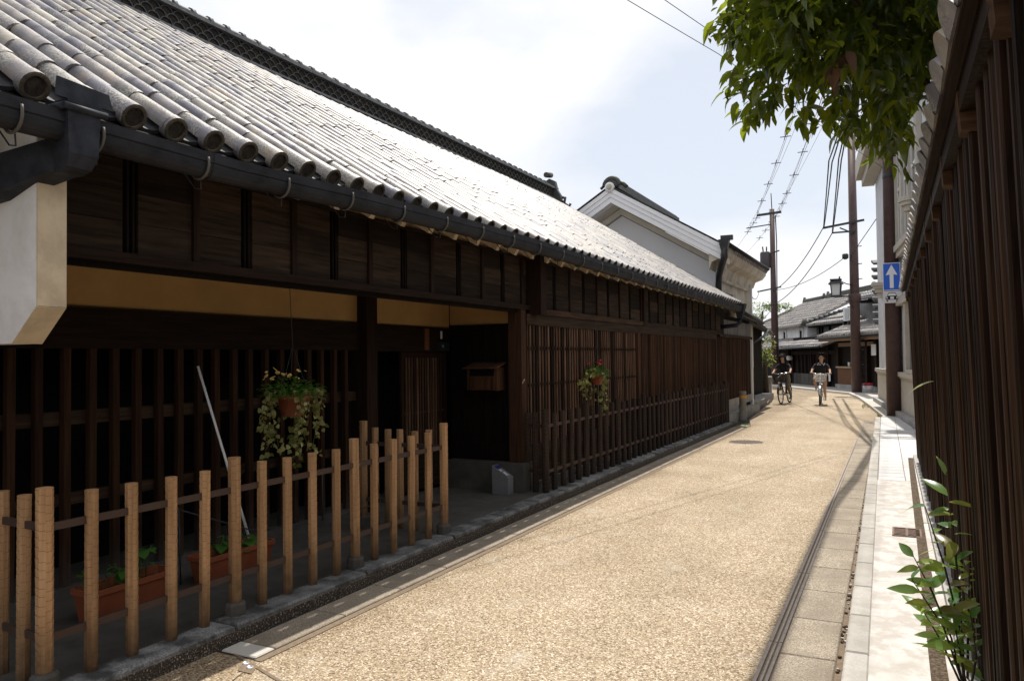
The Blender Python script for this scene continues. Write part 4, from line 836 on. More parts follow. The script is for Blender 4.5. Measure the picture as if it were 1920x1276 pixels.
LEAF = [leaf_mesh(0.092, 0.036, 0.35, 0.3), leaf_mesh(0.098, 0.038, 0.45, 0.55), leaf_mesh(0.078, 0.034, 0.15, 0.1)]

# ------------------------------------------------------------------ planters and seedlings
def planter(y0, y1, xa, xb, label):
    xm, ym = (xa + xb) / 2, (y0 + y1) / 2
    t = thing('planter', label, 'planter', (xm, ym, 0.095), 'terracotta planters behind the pale fence')
    hx, hy = (xb - xa) / 2, (y1 - y0) / 2; z0, z1 = 0.096, 0.29
    def rr(sx, sy, z, c=0.025):
        X, Y = hx * sx, hy * sy; return [(xm + x, ym + y, z) for x, y in ((-X + c, -Y), (X - c, -Y), (X, -Y + c), (X, Y - c), (X - c, Y), (-X + c, Y), (-X, Y - c), (-X, -Y + c))]
    ringz = [rr(0.74, 0.88, z0), rr(0.92, 0.965, z1 - 0.03), rr(0.93, 0.97, z1 - 0.03), rr(0.84, 0.93, z1 - 0.03), rr(0.72, 0.87, z0 + 0.02)]
    b = MB(); n = 8; b.add([p for q in ringz for p in q], [(i * n + k, i * n + (k + 1) % n, (i + 1) * n + (k + 1) % n, (i + 1) * n + k) for i in range(4) for k in range(n)] + [tuple(reversed(range(n)))]); part('tub', b, m_terra, t)
    rg = [rr(0.94, 0.972, z1 - 0.035), rr(1.0, 1.0, z1 - 0.03), rr(1.0, 1.0, z1), rr(0.87, 0.945, z1 + 0.002), rr(0.84, 0.93, z1 - 0.03)]
    b = MB(); b.add([p for q in rg for p in q], [(i * n + k, i * n + (k + 1) % n, (i + 1) * n + (k + 1) % n, (i + 1) * n + k) for i in range(4) for k in range(n)]); part('rim', b, m_terra, t)
    b = MB(); b.add(rr(0.82, 0.92, z1 - 0.05), [tuple(range(n))]); part('soil', b, m_soil, t)
    return xm, ym, z1
GRN = leaf_mesh(0.085, 0.085, 0.2, 0.35)
def seedlings(c, hx, hy, n, hmax, label):
    t = thing('seedling', label, 'plant', (c[0], c[1], c[2] - 0.04)); st_, lf = MB(), MB()
    for i in range(n):
        p = Vector((c[0] + rj(hx), c[1] + rj(hy), c[2] - 0.05)); h = random.uniform(0.25, 1) * hmax; q = p + Vector((rj(0.06), rj(0.08), h)); st_.tube([p, (p + q) / 2 + Vector((rj(0.02), rj(0.02), 0)), q], 0.0035, 5)
        for k in range(random.randint(2, 4)):
            a = random.random() * 6.28; put_leaf(lf, GRN, p.lerp(q, random.uniform(0.5, 1)), (math.cos(a), math.sin(a), rj(0.3)), (0, 0, 1), random.uniform(0.6, 1.15), random.random() * 0.98 + 0.01)
    part('stem', st_, m_green, t); part('foliage', lf, m_green, t, kind='stuff')
c = planter(2.84, 3.44, -4.36, -4.14, 'terracotta coloured trough planter nearest the fence corner'); seedlings(c, 0.06, 0.24, 9, 0.22, 'straggly green seedlings growing in the near terracotta trough')
c = planter(3.66, 4.30, -4.36, -4.14, 'terracotta coloured trough planter with the white pole standing behind it'); seedlings((c[0], c[1] + 0.1, c[2]), 0.06, 0.18, 10, 0.20, 'green seedlings growing in the far terracotta trough')
b = MB(); b.tube([(-4.715, 4.08, 1.57), (-4.40, 4.34, 0.10)], [0.009, 0.011], 8); solo('leaning_pole', b, m_white_paint, 'slim white pole leaning against the dark lattice behind the planter', 'pole', (-4.4, 4.34, 0.1))
b = MB(); b.tube([(-4.35, 3.62, 0.11), (-4.37, 3.62, 0.62), (-4.37, 3.64, 0.60), (-4.30, 4.2, 0.36), (-4.1, 4.75, 0.33), (-3.95, 5.3, 0.40), (-4.2, 5.6, 0.50)], 0.005, 6); b.tube([(-4.1, 4.75, 0.33), (-4.1, 4.75, 0.75)], 0.005, 6); solo('cable', b, m_wire, 'thin black cable strung low behind the pale picket fence', 'cable', (-4.35, 3.62, 0.1))

# ------------------------------------------------------------------ hanging baskets
def hanging(c, hang, r, label, petals, nf, trails, tl, mat_ivy=m_ivy, per=6, side=0.0):
    t = thing('hanging_basket', label, 'hanging basket', c, 'hanging flower baskets on the townhouse'); c = Vector(c)
    b = MB(); b.lathe([(r * 0.62, -r * 1.0), (r * 0.95, 0.0), (r * 1.02, 0.0), (r * 1.02, 0.03), (r * 0.9, 0.03), (r * 0.85, 0.0), (0.0, 0.0)], c, 16); b.lathe([(0, -r), (r * 0.62, -r)], c, 16); part('pot', b, m_terra, t)
    b = MB(); top = Vector(hang); k = c + Vector((0, 0, 0.42))
    for a in (0.4, 2.5, 4.6): b.tube([c + Vector((r * math.cos(a), r * math.sin(a), 0.02)), k], 0.0022, 5)
    b.tube([k, top], 0.003, 5); part('chain', b, m_wire, t)
    fo, fi, fl = MB(), MB(), MB(); small = leaf_mesh(0.035, 0.018, 0.2, 0.2, 2); iv = leaf_mesh(0.046, 0.044, 0.2, 0.3, 3)
    for i in range(620):
        a = random.random() * 6.28; rr = r * 1.6 * random.random() ** 0.5; z = random.uniform(-0.01, 0.16) * (1.25 - rr / (r * 2)); d = Vector((math.cos(a), math.sin(a), random.uniform(-0.4, 1.2)))
        put_leaf(fo, small, c + Vector((rr * math.cos(a), rr * math.sin(a) * 1.3, z + 0.02)), d, (0, 0, 1), random.uniform(0.7, 1.5), random.random() * 0.98 + 0.01)
    part('foliage', fo, m_green, t, kind='stuff')
    for i in range(trails):
        a = 6.28 * i / trails + rj(0.4); p = c + Vector((r * 0.9 * math.cos(a), r * 1.05 * math.sin(a), 0.03)); q = p + Vector((0.05 * math.cos(a), 0.09 * math.sin(a), 0.015)); ln = tl * random.uniform(0.35, 1.0)
        pts = [p, q] + [q + Vector((0.03 * math.sin(k * 1.3 + i), 0.04 * math.sin(k * 0.9 + i * 2) + 0.03 * k * math.sin(a) * 0.4, -0.07 * k)) for k in range(1, int(ln / 0.07) + 1)]
        fi.tube(pts, 0.0022, 4, 0)
        for k, pp in enumerate(pts[1:]):
            for _ in range(per):
                b2 = random.random() * 6.28; put_leaf(fi, iv, pp + Vector((rj(0.03), rj(0.035), rj(0.04))), (math.cos(b2), math.sin(b2), -0.7 + rj(0.5)), (math.cos(b2 + 1), math.sin(b2 + 1), 0.7), random.uniform(0.6, 1.15), random.random() * 0.98 + 0.01)
    if side:
        pts = [c + Vector((0.03, -r * 0.8 - side * k / 9, 0.06 + 0.05 * math.sin(k * 0.7) - 0.012 * k)) for k in range(10)]; fi.tube(pts, 0.0022, 4, 0)
        for pp in pts:
            for _ in range(7): b2 = random.random() * 6.28; put_leaf(fi, iv, pp + Vector((rj(0.04), rj(0.04), rj(0.06))), (math.cos(b2), math.sin(b2), -0.5 + rj(0.5)), (math.cos(b2 + 1), math.sin(b2 + 1), 0.7), random.uniform(0.6, 1.15), random.random() * 0.98 + 0.01)
    part('trailing_ivy', fi, mat_ivy, t, kind='stuff')
    me = MB(); me.lathe([(0, 0.004), (0.006, 0.004), (0.013, 0.0), (0.0155, 0.004), (0.006, 0.0)], (0, 0, 0), 5); mf = me.mesh('flower', petals)
    for i in range(nf):
        a = random.random() * 6.28; rr = r * random.uniform(0.4, 1.5); inst('flower', mf, t, c + Vector((rr * math.cos(a), rr * 1.3 * math.sin(a), random.uniform(0.15, 0.24))), (rj(0.9), rj(0.9), rj(3)), (random.uniform(0.8, 1.5),) * 3)
    return t
hanging((-4.28, 4.62, 1.30), (-4.28, 4.56, 2.62), 0.13, 'hanging basket of small yellow flowers and long trailing ivy above the pale fence', m_petal_y, 15, 11, 0.62, m_ivy, 5)
hanging((-3.70, 9.83, 1.33), (-3.70, 9.83, 2.10), 0.10, 'hanging basket with red geraniums in front of the fine lattice', m_petal_r, 14, 7, 0.72, m_ivy, 3, 0.60)

# ------------------------------------------------------------------ mailbox, nameplate, intercom, marker stone
t = thing('mailbox', 'small wooden mailbox with slatted front and shingled lid on the dark boards', 'mailbox', (-4.3, 7.82, 1.24))
m_mb = wood('mailbox_wood', (0.03, 0.013, 0.007), (0.10, 0.048, 0.025), rnd=0.3)
b = MB(); b.box(-4.49, -4.12, 7.70, 7.89, 1.24, 1.40); b.box(-4.49, -4.12, 7.80, 7.89, 1.40, 1.49); b.box(-4.49, -4.46, 7.70, 7.89, 1.40, 1.49); b.box(-4.13, -4.10, 7.69, 7.89, 1.235, 1.50); part('box', b, m_mb, t)
b = MB(); b.box(-4.46, -4.13, 7.70, 7.80, 1.401, 1.46); part('slot', b, m_dark, t)
for k in range(8): b = MB(); b.box(-4.47 + 0.042 * k, -4.445 + 0.042 * k, 7.692, 7.70, 1.25, 1.39); part('slat', b, m_mb, t)
for k in range(5):
    b = MB(); x = -4.52 + 0.09 * k; b.hexa([(x, 7.64, 1.485), (x + 0.088, 7.64, 1.485), (x + 0.088, 7.89, 1.545), (x, 7.89, 1.545), (x, 7.64, 1.495), (x + 0.088, 7.64, 1.502), (x + 0.088, 7.89, 1.562), (x, 7.89, 1.556)]); part('shingle', b, m_mb, t)
t = thing('nameplate', 'upright brown wooden nameplate on the lintel above the sliding door', 'nameplate', (XB + 0.04, 7.36, 1.83))
b = MB(); b.box(XB + 0.022, XB + 0.042, 7.32, 7.40, 1.705, 1.95); part('board', b, wood('nameplate_wood', (0.16, 0.06, 0.025), (0.26, 0.11, 0.05)), t)
b = MB()
for k, (w1, w2) in enumerate(((0.02, 0.004), (0.014, 0.02), (0.022, 0.008), (0.01, 0.02))):
    z = 1.92 - 0.05 * k; b.box(XB + 0.042, XB + 0.0435, 7.36 - w1, 7.36 + w1, z - 0.003, z + 0.003); b.box(XB + 0.042, XB + 0.0435, 7.358, 7.363, z - 0.018, z + 0.012); b.box(XB + 0.042, XB + 0.0435, 7.36 - w2, 7.36 + w2, z - 0.014, z - 0.009)
part('lettering', b, m_black, t)
t = thing('intercom', 'small intercom unit with teal light under the eave beside the door', 'intercom', (XB + 0.05, 7.68, 1.78))
b = MB(); b.box(XB + 0.021, XB + 0.06, 7.60, 7.80, 1.70, 1.80); part('housing', b, m_black_metal, t)
b = MB(); b.box(XB + 0.021, XB + 0.03, 7.67, 7.70, 1.84, 1.93); part('label_plate', b, m_white_paint, t)
b = MB(); b.lathe([(0, 0), (0.018, 0), (0.018, 0.006), (0, 0.006)], (0, 0, 0), 12); b.v = [(XB + 0.06 + z, 7.66 + x, 1.755 + y) for x, y, z in b.v]; part('indicator', b, M_flat('teal_plastic', (0.08, 0.30, 0.30), 0.3), t)
t = thing('marker_stone', 'small granite marker with slanted top and blue plaque by the entrance', 'stone', (-4.0, 7.62, 0.095))
b = MB(); b.prism([(-4.10, 7.56, 0.096), (-3.90, 7.56, 0.096), (-3.90, 7.56, 0.285), (-4.10, 7.56, 0.41)], (0, 0.13, 0)); part('block', b, M_noise('marker_granite', [(0.35, (0.09, 0.09, 0.10)), (0.5, (0.17, 0.17, 0.18)), (0.65, (0.30, 0.30, 0.31))], scale=230, rough=0.7, bump=0.1), t)
sd = Vector((0.2, 0, -0.125)).normalized(); nd = Vector((0.125, 0, 0.2)).normalized()
def plate(u0, u1, v0, v1, m, nm, n=0.0015):
    b = MB(); o = Vector((-4.10, 7.56, 0.41)); p = [o + sd * u + Vector((0, v, 0)) for u, v in ((u0, v0), (u1, v0), (u1, v1), (u0, v1))]; b.add([q + nd * 0.0002 for q in p] + [q + nd * n for q in p], [(4, 5, 6, 7), (0, 1, 5, 4), (1, 2, 6, 5), (2, 3, 7, 6), (3, 0, 4, 7)]); part(nm, b, m, t)
plate(0.015, 0.22, 0.012, 0.118, M_flat('plaque_grey', (0.10, 0.10, 0.12), 0.3), 'plaque', 0.002)
plate(0.018, 0.07, 0.016, 0.114, M_flat('plaque_blue', (0.02, 0.03, 0.16), 0.3), 'plaque_header', 0.0035); plate(0.085, 0.125, 0.022, 0.05, m_sign_white, 'plaque_picture', 0.0035); plate(0.085, 0.21, 0.075, 0.082, m_sign_white, 'plaque_line', 0.0035); plate(0.14, 0.20, 0.03, 0.06, m_sign_white, 'plaque_picture', 0.0035)
b = MB(); b.beam((-3.93, 7.86, 1.22), (-3.80, 7.80, 1.36), 0.012, 0.012); solo('wooden_prop', b, m_cream, 'short pale wooden prop fixed beside the corner post', 'prop', (-3.93, 7.86, 1.22))

# ------------------------------------------------------------------ bollards, manhole, grate
def bollard(x, y, label, band_):
    t = thing('bollard', label, 'bollard', (x, y, 0), 'steel bollards along the left kerb')
    b = MB(); b.lathe([(0.094, 0.0), (0.094, 0.03), (0.086, 0.035), (0.086, 0.655), (0.092, 0.66), (0.092, 0.70), (0.080, 0.715), (0.0, 0.72)], (x, y, 0), 22); part('post', b, m_steel, t)
    if band_: b = MB(); b.lathe([(0.0865, 0.54), (0.089, 0.545), (0.089, 0.60), (0.0865, 0.605)], (x, y, 0), 22); part('reflective_band', b, m_yellow, t)
    else: b = MB(); b.lathe([(0.0925, 0.665), (0.0935, 0.668), (0.0935, 0.70), (0.0, 0.722)], (x, y, 0), 22); part('cap', b, m_white_paint, t)
bollard(-3.56, 19.75, 'steel bollard with a yellow reflective band at the fence end', True); bollard(-5.05, 34.3, 'plain steel bollard with pale cap beside the left cyclist', False)
t = thing('manhole_cover', 'round iron manhole cover set in the pebbled road', 'manhole', (-2.6, 14.68, 0))
b = MB(); b.lathe([(0.0, 0.006), (0.255, 0.006), (0.26, 0.004), (0.26, 0.0)], (-2.6, 14.68, 0), 36); part('lid', b, m_iron, t)
b = MB(); b.lathe([(0.268, 0.0), (0.268, 0.007), (0.305, 0.007), (0.31, 0.0)], (-2.6, 14.68, 0), 36)
part('rim', b, m_iron, t); b = MB()
for i in range(-4, 5):
    for j in range(-4, 5):
        if i * i + j * j < 18: b.box(-2.6 + i * 0.055 - 0.018, -2.6 + i * 0.055 + 0.018, 14.68 + j * 0.055 - 0.018, 14.68 + j * 0.055 + 0.018, 0.006, 0.010)
part('stud_pattern', b, m_iron, t, kind='stuff')
t = thing('drain_grate', 'small rusty iron grate in the pale sidewalk by the sapling', 'grate', (0.01, 7.25, 0.1))
b = MB(); b.box(-0.10, 0.12, 7.10, 7.44, 0.1005, 0.102); part('pit', b, m_dark, t); b = MB()
for (x0, x1, y0, y1) in ((-0.10, -0.085, 7.10, 7.44), (0.105, 0.12, 7.10, 7.44), (-0.085, 0.105, 7.10, 7.12), (-0.085, 0.105, 7.42, 7.44)): b.box(x0, x1, y0, y1, 0.102, 0.108)
part('frame', b, m_rust, t)
for k in range(5): b = MB(); y = 7.16 + 0.05 * k; b.box(-0.085, 0.105, y, y + 0.026, 0.102, 0.107); part('bar', b, m_rust, t)
b = MB(); b.box(0.0, 0.02, 7.12, 7.42, 0.107, 0.109); part('bar', b, m_rust, t)

# ================================================================== RIGHT SLATTED WALL
def xf(y): return 0.30 - 0.0125 * (y - 4)
FW = thing('slatted_wall', 'tall dark slatted wooden wall with tiled coping along the right edge', 'wall', (0.25, 7, 0.1))
YE = 12.45
dt = MB(); dt.prism([(0.125, -4, 0.101), (0.205, -4, 0.101), (xf(YE) - 0.075, YE, 0.101), (xf(YE) - 0.14, YE, 0.101)], (0, 0, 0.006)); struct('dirt_strip', dt, m_dirt)
b = MB(); b.prism([(xf(-2) - 0.085, -2, 0.06), (xf(-2) + 0.3, -2, 0.06), (xf(YE) + 0.3, YE, 0.06), (xf(YE) - 0.075, YE, 0.06)], (0, 0, 0.10)); part('plinth', b, m_stone_base, FW)
b = MB(); b.prism([(xf(-2) + 0.07, -2, 0.17), (xf(-2) + 0.12, -2, 0.17), (xf(YE) + 0.12, YE, 0.17), (xf(YE) + 0.07, YE, 0.17)], (0, 0, 2.4)); part('backing_wall', b, m_black_wood, FW)
me_r = []
for s in range(5):
    rng = random.Random(s + 90); b = MB(); w = rng.uniform(0.024, 0.036); pts = []
    # slat with waney, slightly irregular edges leaning a little towards the street
    zs = [0.165, 0.6, 1.1, 1.6, 2.1, 2.42]
    ring_ = []
    for z in zs:
        lean = -0.030 * (z - 0.16); e1, e2 = w + rng.uniform(-0.004, 0.004), w + rng.uniform(-0.004, 0.004)
        ring_ += [(-0.018 + lean, -e1, z), (0.022 + lean, -e1, z), (0.022 + lean, e2, z), (-0.018 + lean, e2, z), (-0.024 + lean, e2 * 0.4, z), (-0.024 + lean, -e1 * 0.4, z)]
    n = 6; b.add(ring_, [(i * n + k, i * n + (k + 1) % n, (i + 1) * n + (k + 1) % n, (i + 1) * n + k) for i in range(len(zs) - 1) for k in range(n)] + [tuple(reversed(range(n))), tuple(range((len(zs) - 1) * n, len(zs) * n))]); me_r.append(b.mesh('slat', m_right))
y = 0.9
while y < YE - 0.03:
    inst('slat', random.choice(me_r), FW, (xf(y) + rj(0.012), y + rj(0.014), 0), (rj(0.010), 0, -0.0125 + rj(0.25))); y += 0.150
for z in (0.55, 1.45, 2.30):
    b = MB(); b.prism([(xf(0) + 0.025 - 0.03 * z, 0, z), (xf(0) + 0.07, 0, z), (xf(YE) + 0.07, YE, z), (xf(YE) + 0.025 - 0.03 * z, YE, z)], (0, 0, 0.09)); part('rail', b, m_right, FW)
b = MB(); b.prism([(xf(0) - 0.125, 0, 2.40), (xf(0) - 0.0, 0, 2.40), (xf(YE), YE, 2.40), (xf(YE) - 0.125, YE, 2.40)], (0, 0, 0.10)); part('wall_plate', b, m_right, FW)
y = 1.15
while y < YE:
    b = MB(); x = xf(y); b.hexa([(x - 0.12, y - 0.055, 2.34), (x + 0.1, y - 0.055, 2.30), (x + 0.1, y + 0.055, 2.30), (x - 0.12, y + 0.055, 2.34), (x - 0.13, y - 0.055, 2.47), (x + 0.1, y - 0.055, 2.50), (x + 0.1, y + 0.055, 2.50), (x - 0.13, y + 0.055, 2.47)]); part('bracket_beam', b, m_right_beam, FW); y += 0.92
b = MB(); b.prism([(xf(0) - 0.165, 0, 2.485), (xf(0) + 0.25, 0, 2.70), (xf(YE) + 0.25, YE, 2.70), (xf(YE) - 0.165, YE, 2.485)], (0, 0, 0.02)); part('coping_board', b, wood('coping_wood', (0.014, 0.008, 0.006), (0.05, 0.03, 0.02), 'y'), FW)
ct = MB()
vs = []
for (d, zz) in ((0.0, 0.0), (0.44, 0.0)):
    for k in range(9):
        t_ = -1 + k / 4; vs.append((d, 0.128 * t_, 0.015 + 0.062 * (1 - t_ * t_) ** 0.6))
n = 9; ct.add(vs, [(k, k + 1, n + k + 1, n + k) for k in range(8)], 0, True)
lip = [(x, y_, 0.0) for x, y_, z in vs[:9]]; ct.add(vs[:9] + lip, [(k, k + 1, n + k + 1, n + k) for k in range(8)], 0)
ct.add([lip[0], lip[8], (0.44, 0.128, 0.0), (0.44, -0.128, 0.0)], [(0, 1, 2, 3)], 0)
me_ct = ct.mesh('coping_tile', m_tile)
y = 0.4; AN = math.atan2(0.215, 0.415)
while y < YE + 0.1:
    inst('coping_tile', me_ct, FW, (xf(y) - 0.175, y, 2.50 + rj(0.003)), (rj(0.02), -AN + rj(0.01), rj(0.02))); y += 0.252
b = MB(); b.tube([(xf(0) + 0.27, 0, 2.76), (xf(YE) + 0.27, YE + 0.1, 2.76)], 0.07, 10); part('coping_ridge', b, m_tile_dark, FW)

# ------------------------------------------------------------------ overhanging tree
TR = thing('evergreen_tree', 'dark glossy evergreen tree leaning over the slatted wall above the street', 'tree', (0.75, 5.2, 0))
random.seed(21)
trunk = MB(); trunk.tube([(0.78, 5.2, 0.0), (0.75, 5.1, 1.2), (0.66, 4.9, 2.3), (0.50, 4.6, 3.0), (0.30, 4.3, 3.6), (0.16, 4.05, 4.2)], [0.13, 0.11, 0.095, 0.08, 0.06, 0.03], 9)
CC, CRAD = Vector((0.03, 3.80, 3.53)), Vector((0.80, 0.95, 1.0))
tips = []
for k in range(46):
    s = Vector((0.66, 4.9, 2.3)).lerp(Vector((0.16, 4.05, 4.2)), random.random())
    while True:
        d = Vector((rj(1), rj(1), rj(1)))
        if 0.45 < d.length < 1: break
    d.normalize(); e = CC + Vector((d.x * CRAD.x, d.y * CRAD.y, d.z * CRAD.z)) * random.uniform(0.72, 0.98)
    m_ = s.lerp(e, 0.5) + Vector((rj(0.1), rj(0.1), 0.12)); trunk.tube([s, m_, e], [0.022, 0.013, 0.005], 5)
    for q in range(6): tips.append((m_.lerp(e, random.uniform(0.15, 1.05)) + Vector((rj(0.12), rj(0.14), rj(0.12))), (e - s).normalized()))
part('trunk', trunk, m_bark, TR)
# extra clumps fill the crown volume, denser inside and low
while len(tips) < 2400:
    d = Vector((rj(1), rj(1), rj(1))); boxy = (abs(d.x) ** 3 + abs(d.y) ** 3 + abs(d.z) ** 3) ** (1 / 3)
    lump = 0.88 + 0.09 * math.sin(5 * d.x + 3 * d.y) + 0.07 * math.sin(7 * d.z + 4 * d.y)
    if boxy > lump: continue
    tips.append((CC + Vector((d.x * CRAD.x, d.y * CRAD.y, d.z * CRAD.z)), d.normalized()))
leaves = []
for p, d in tips:
    brown = (p - Vector((-0.24, 3.35, 2.70))).length < 0.20 and random.random() < 0.5
    for q in range(random.randint(6, 9)):
        a = random.random() * 6.28; o = Vector((math.cos(a), math.sin(a), 0)) * 0.9 + d * 0.5 + Vector((0, 0, random.uniform(-0.9, 0.45)))
        pos = p + Vector((rj(0.045), rj(0.045), rj(0.05))); upv = Vector((rj(0.5), rj(0.5), 1))
        leaves.append((pos, o.normalized(), upv, random.uniform(0.6, 1.2), random.randrange(3), brown))
# keep foliage off the tiled coping
leaves = [q for q in leaves if not (q[0].z < 2.86 and q[0].x > 0.06)]
def vis(q):
    x, y, d = project(q[0]); inside = -20 < x < 1940 and -30 < y < 1290
    return (0 if inside else 50) + d
leaves.sort(key=vis)
crown_e = link('crown', None); crown_e.parent = TR; ORG[crown_e.name] = ORG[TR.name]
me_lf = [l_.mesh('leaf', m_leaf) for l_ in LEAF]; me_lb = LEAF[1].mesh('leaf', m_leaf_brown)
mass = MB(); massb = MB()
for i, (p, d, u, s, k, br) in enumerate(leaves):
    if i < 290:
        o = link('leaf', me_lb if br else me_lf[k]); o.parent = crown_e; o.matrix_basis = leaf_matrix(p - ORG[TR.name], d, u, s)
    else: put_leaf(mass, LEAF[k], p, d, u, s, random.random() * 0.98 + 0.01, 1 if br else 0)
part('leaf', mass, [m_leaf, m_leaf_brown], crown_e, kind='stuff')

# ------------------------------------------------------------------ sapling at the foot of the wall, sprigs through the slats
SP = thing('sapling', 'young broad leaved sapling sprouting between sidewalk and slatted wall', 'plant', (0.21, 3.95, 0.1))
stm = MB(); sl_ = [leaf_mesh(0.135, 0.046, 0.22, 0.25, 5), leaf_mesh(0.115, 0.042, 0.15, 0.5, 5), leaf_mesh(0.09, 0.036, 0.3, 0.2, 5)]; me_s = [q.mesh('leaf', m_leaf_young) for q in sl_]
STEMS = [[(0.22, 3.95, 0.1), (0.17, 3.90, 0.35), (0.10, 3.87, 0.55), (0.03, 3.86, 0.70)], [(0.23, 3.95, 0.1), (0.20, 3.90, 0.30), (0.17, 3.88, 0.50)], [(0.22, 3.95, 0.1), (0.20, 3.94, 0.42), (0.15, 3.92, 0.66), (0.08, 3.90, 0.92)], [(0.22, 3.97, 0.1), (0.21, 3.95, 0.5), (0.19, 3.93, 0.78), (0.17, 3.92, 0.97)], [(0.22, 3.93, 0.12), (0.14, 3.88, 0.40), (0.02, 3.86, 0.60)], [(0.23, 3.98, 0.1), (0.24, 3.97, 0.45), (0.25, 3.95, 0.68)], [(0.22, 3.95, 0.1), (0.13, 3.95, 0.32), (0.05, 3.97, 0.46)], [(0.23, 3.9, 0.1), (0.26, 3.86, 0.3), (0.24, 3.84, 0.5)]]
for st_i in STEMS:
    pts = [Vector(p) for p in st_i]; stm.tube(pts, [0.006] + [0.0045] * (len(pts) - 2) + [0.002], 6)
    nl = 15 if len(pts) > 3 else 12
    for k in range(nl):
        t_ = 0.30 + 0.70 * k / (nl - 1); f_ = t_ * (len(pts) - 1); i0 = min(int(f_), len(pts) - 2); p = pts[i0].lerp(pts[i0 + 1], f_ - i0); a = k * 2.4 + rj(0.5)
        d = Vector((math.cos(a) * 1.0 - 0.15, math.sin(a), 0.35 + rj(0.5)));
        o = link('leaf', random.choice(me_s)); o.parent = SP; o.matrix_basis = leaf_matrix(p - ORG[SP.name], d, (rj(0.5) - 0.15, -0.55 + rj(0.7), 0.75), random.uniform(0.7, 1.15))
part('stem', stm, m_bark, SP)
def sprig(p, d, label, s=1.0):
    t = thing('sprig', label, 'sprig', p, 'leaf sprigs poking through the slatted wall'); b = MB(); p = Vector(p); b.tube([p + Vector((0.10, 0, -0.01)), p], 0.0025, 5); part('stem', b, m_green, t)
    b = MB(); put_leaf(b, sl_[0], p, d, (0, 0, 1), s, 0.8); part('leaf', b, m_leaf_young, t)
sprig((xf(5.4) - 0.06, 5.4, 0.86), (-0.2, -0.2, 1), 'single green leaf poking out between the dark slats'); sprig((xf(6.4) - 0.05, 6.4, 1.40), (-1, -0.25, -0.22), 'long thin yellow green leaf reaching out across the pole', 1.5)

# ================================================================== UTILITY POLES
def up_pole(name, x, y, h, r0, r1, label):
    t = thing(name, label, 'utility pole', (x, y, 0), 'brown utility poles along the street'); b = MB(); b.tube([(x, y, 0.0), (x, y, h)], [r0, r1], 20); part('shaft', b, m_pole, t); return t
def arm(t, a, b_, w=0.09):
    b = MB(); b.beam(a, b_, w, w); part('crossarm', b, m_black_metal, t)
def insul(t, p, h=0.16):
    b = MB(); b.lathe([(0.012, 0), (0.045, 0.02), (0.03, 0.05), (0.05, 0.08), (0.03, 0.11), (0.03, h)], p, 10); part('insulator', b, m_white_paint, t)
P1 = up_pole('utility_pole', -0.17, 21.0, 12.6, 0.185, 0.125, 'thick brown utility pole carrying the one way sign')
for z, hw_ in ((12.1, 1.0), (11.5, 1.0), (10.2, 0.9)):
    arm(P1, (-0.17 - hw_, 20.85, z), (-0.17 + hw_, 20.85, z))
    for s in (-0.9, -0.35, 0.9): insul(P1, (-0.17 + s * hw_, 20.85, z + 0.045))
for z in (9.2, 8.5): arm(P1, (-1.35, 20.86, z), (0.3, 20.86, z), 0.07)
b = MB(); b.lathe([(0.21, 0), (0.24, 0.05), (0.24, 0.75), (0.19, 0.82), (0, 0.85)], (0.32, 20.95, 9.3), 14); part('transformer', b, m_black_metal, P1)
b = MB(); b.lathe([(0.21, 0), (0.24, 0.05), (0.24, 0.75), (0.19, 0.82), (0, 0.85)], (-0.68, 20.95, 9.25), 14); part('transformer', b, m_black_metal, P1)
for z in (0.9, 1.5, 2.2, 5.4, 6.1): b = MB(); b.tube([(-0.17 + 0.16, 20.92, z), (-0.17 + 0.24, 20.86, z)], 0.012, 6); part('step_bolt', b, m_black_metal, P1)
b = MB(); b.tube([(0.02, 20.96, 0.1), (0.01, 20.96, 2.7)], 0.03, 7); part('conduit', b, m_black_metal, P1)
b = MB(); b.lathe([(0.155, 0), (0.165, 0.02), (0.165, 0.10), (0.155, 0.12)], (-0.17, 21, 5.9), 18); part('clamp_band', b, m_black_metal, P1)
P2 = up_pole('utility_pole', -1.62, 33.6, 10.4, 0.20, 0.14, 'brown utility pole with lantern bracket at the sidewalk bend')
arm(P2, (-2.72, 33.35, 6.72), (-1.2, 33.4, 6.92), 0.08); arm(P2, (-2.4, 33.38, 6.50), (-1.5, 33.38, 6.50), 0.06); arm(P2, (-2.1, 33.38, 6.68), (-1.62, 33.38, 6.42), 0.05)
for z in (5.9, 5.2, 4.6, 2.2, 1.8, 1.2): b = MB(); b.tube([(-1.62 + 0.16, 33.5, z), (-1.62 + 0.30, 33.44, z)], 0.018, 6); part('step_bolt', b, m_black_metal, P2)
b = MB(); b.lathe([(0.05, 0), (0.12, 0.05), (0.12, 0.2), (0.05, 0.24)], (-1.92, 33.4, 5.4), 10); part('insulator', b, m_black_metal, P2)
b = MB(); b.lathe([(0.21, 0), (0.235, 0.02), (0.235, 0.30), (0.21, 0.33)], (-1.62, 33.6, 3.7), 18); part('clamp_band', b, m_pole, P2)
P3 = up_pole('utility_pole', -5.9, 42.0, 9.25, 0.17, 0.12, 'distant dark utility pole with crossarm and transformer behind the cyclists')
b = MB(); b.tube([(-5.9, 42, 9.2), (-5.93, 42, 10.1)], 0.025, 6); part('lightning_rod', b, m_black_metal, P3)
arm(P3, (-6.65, 41.9, 8.98), (-5.42, 41.9, 9.05), 0.11); arm(P3, (-7.2, 41.9, 8.35), (-5.95, 41.9, 8.45), 0.05); arm(P3, (-6.1, 41.9, 6.9), (-5.55, 41.9, 7.05), 0.06); arm(P3, (-6.7, 41.9, 4.95), (-5.5, 41.9, 5.15), 0.07); arm(P3, (-6.5, 41.9, 4.2), (-5.7, 41.9, 4.25), 0.05)
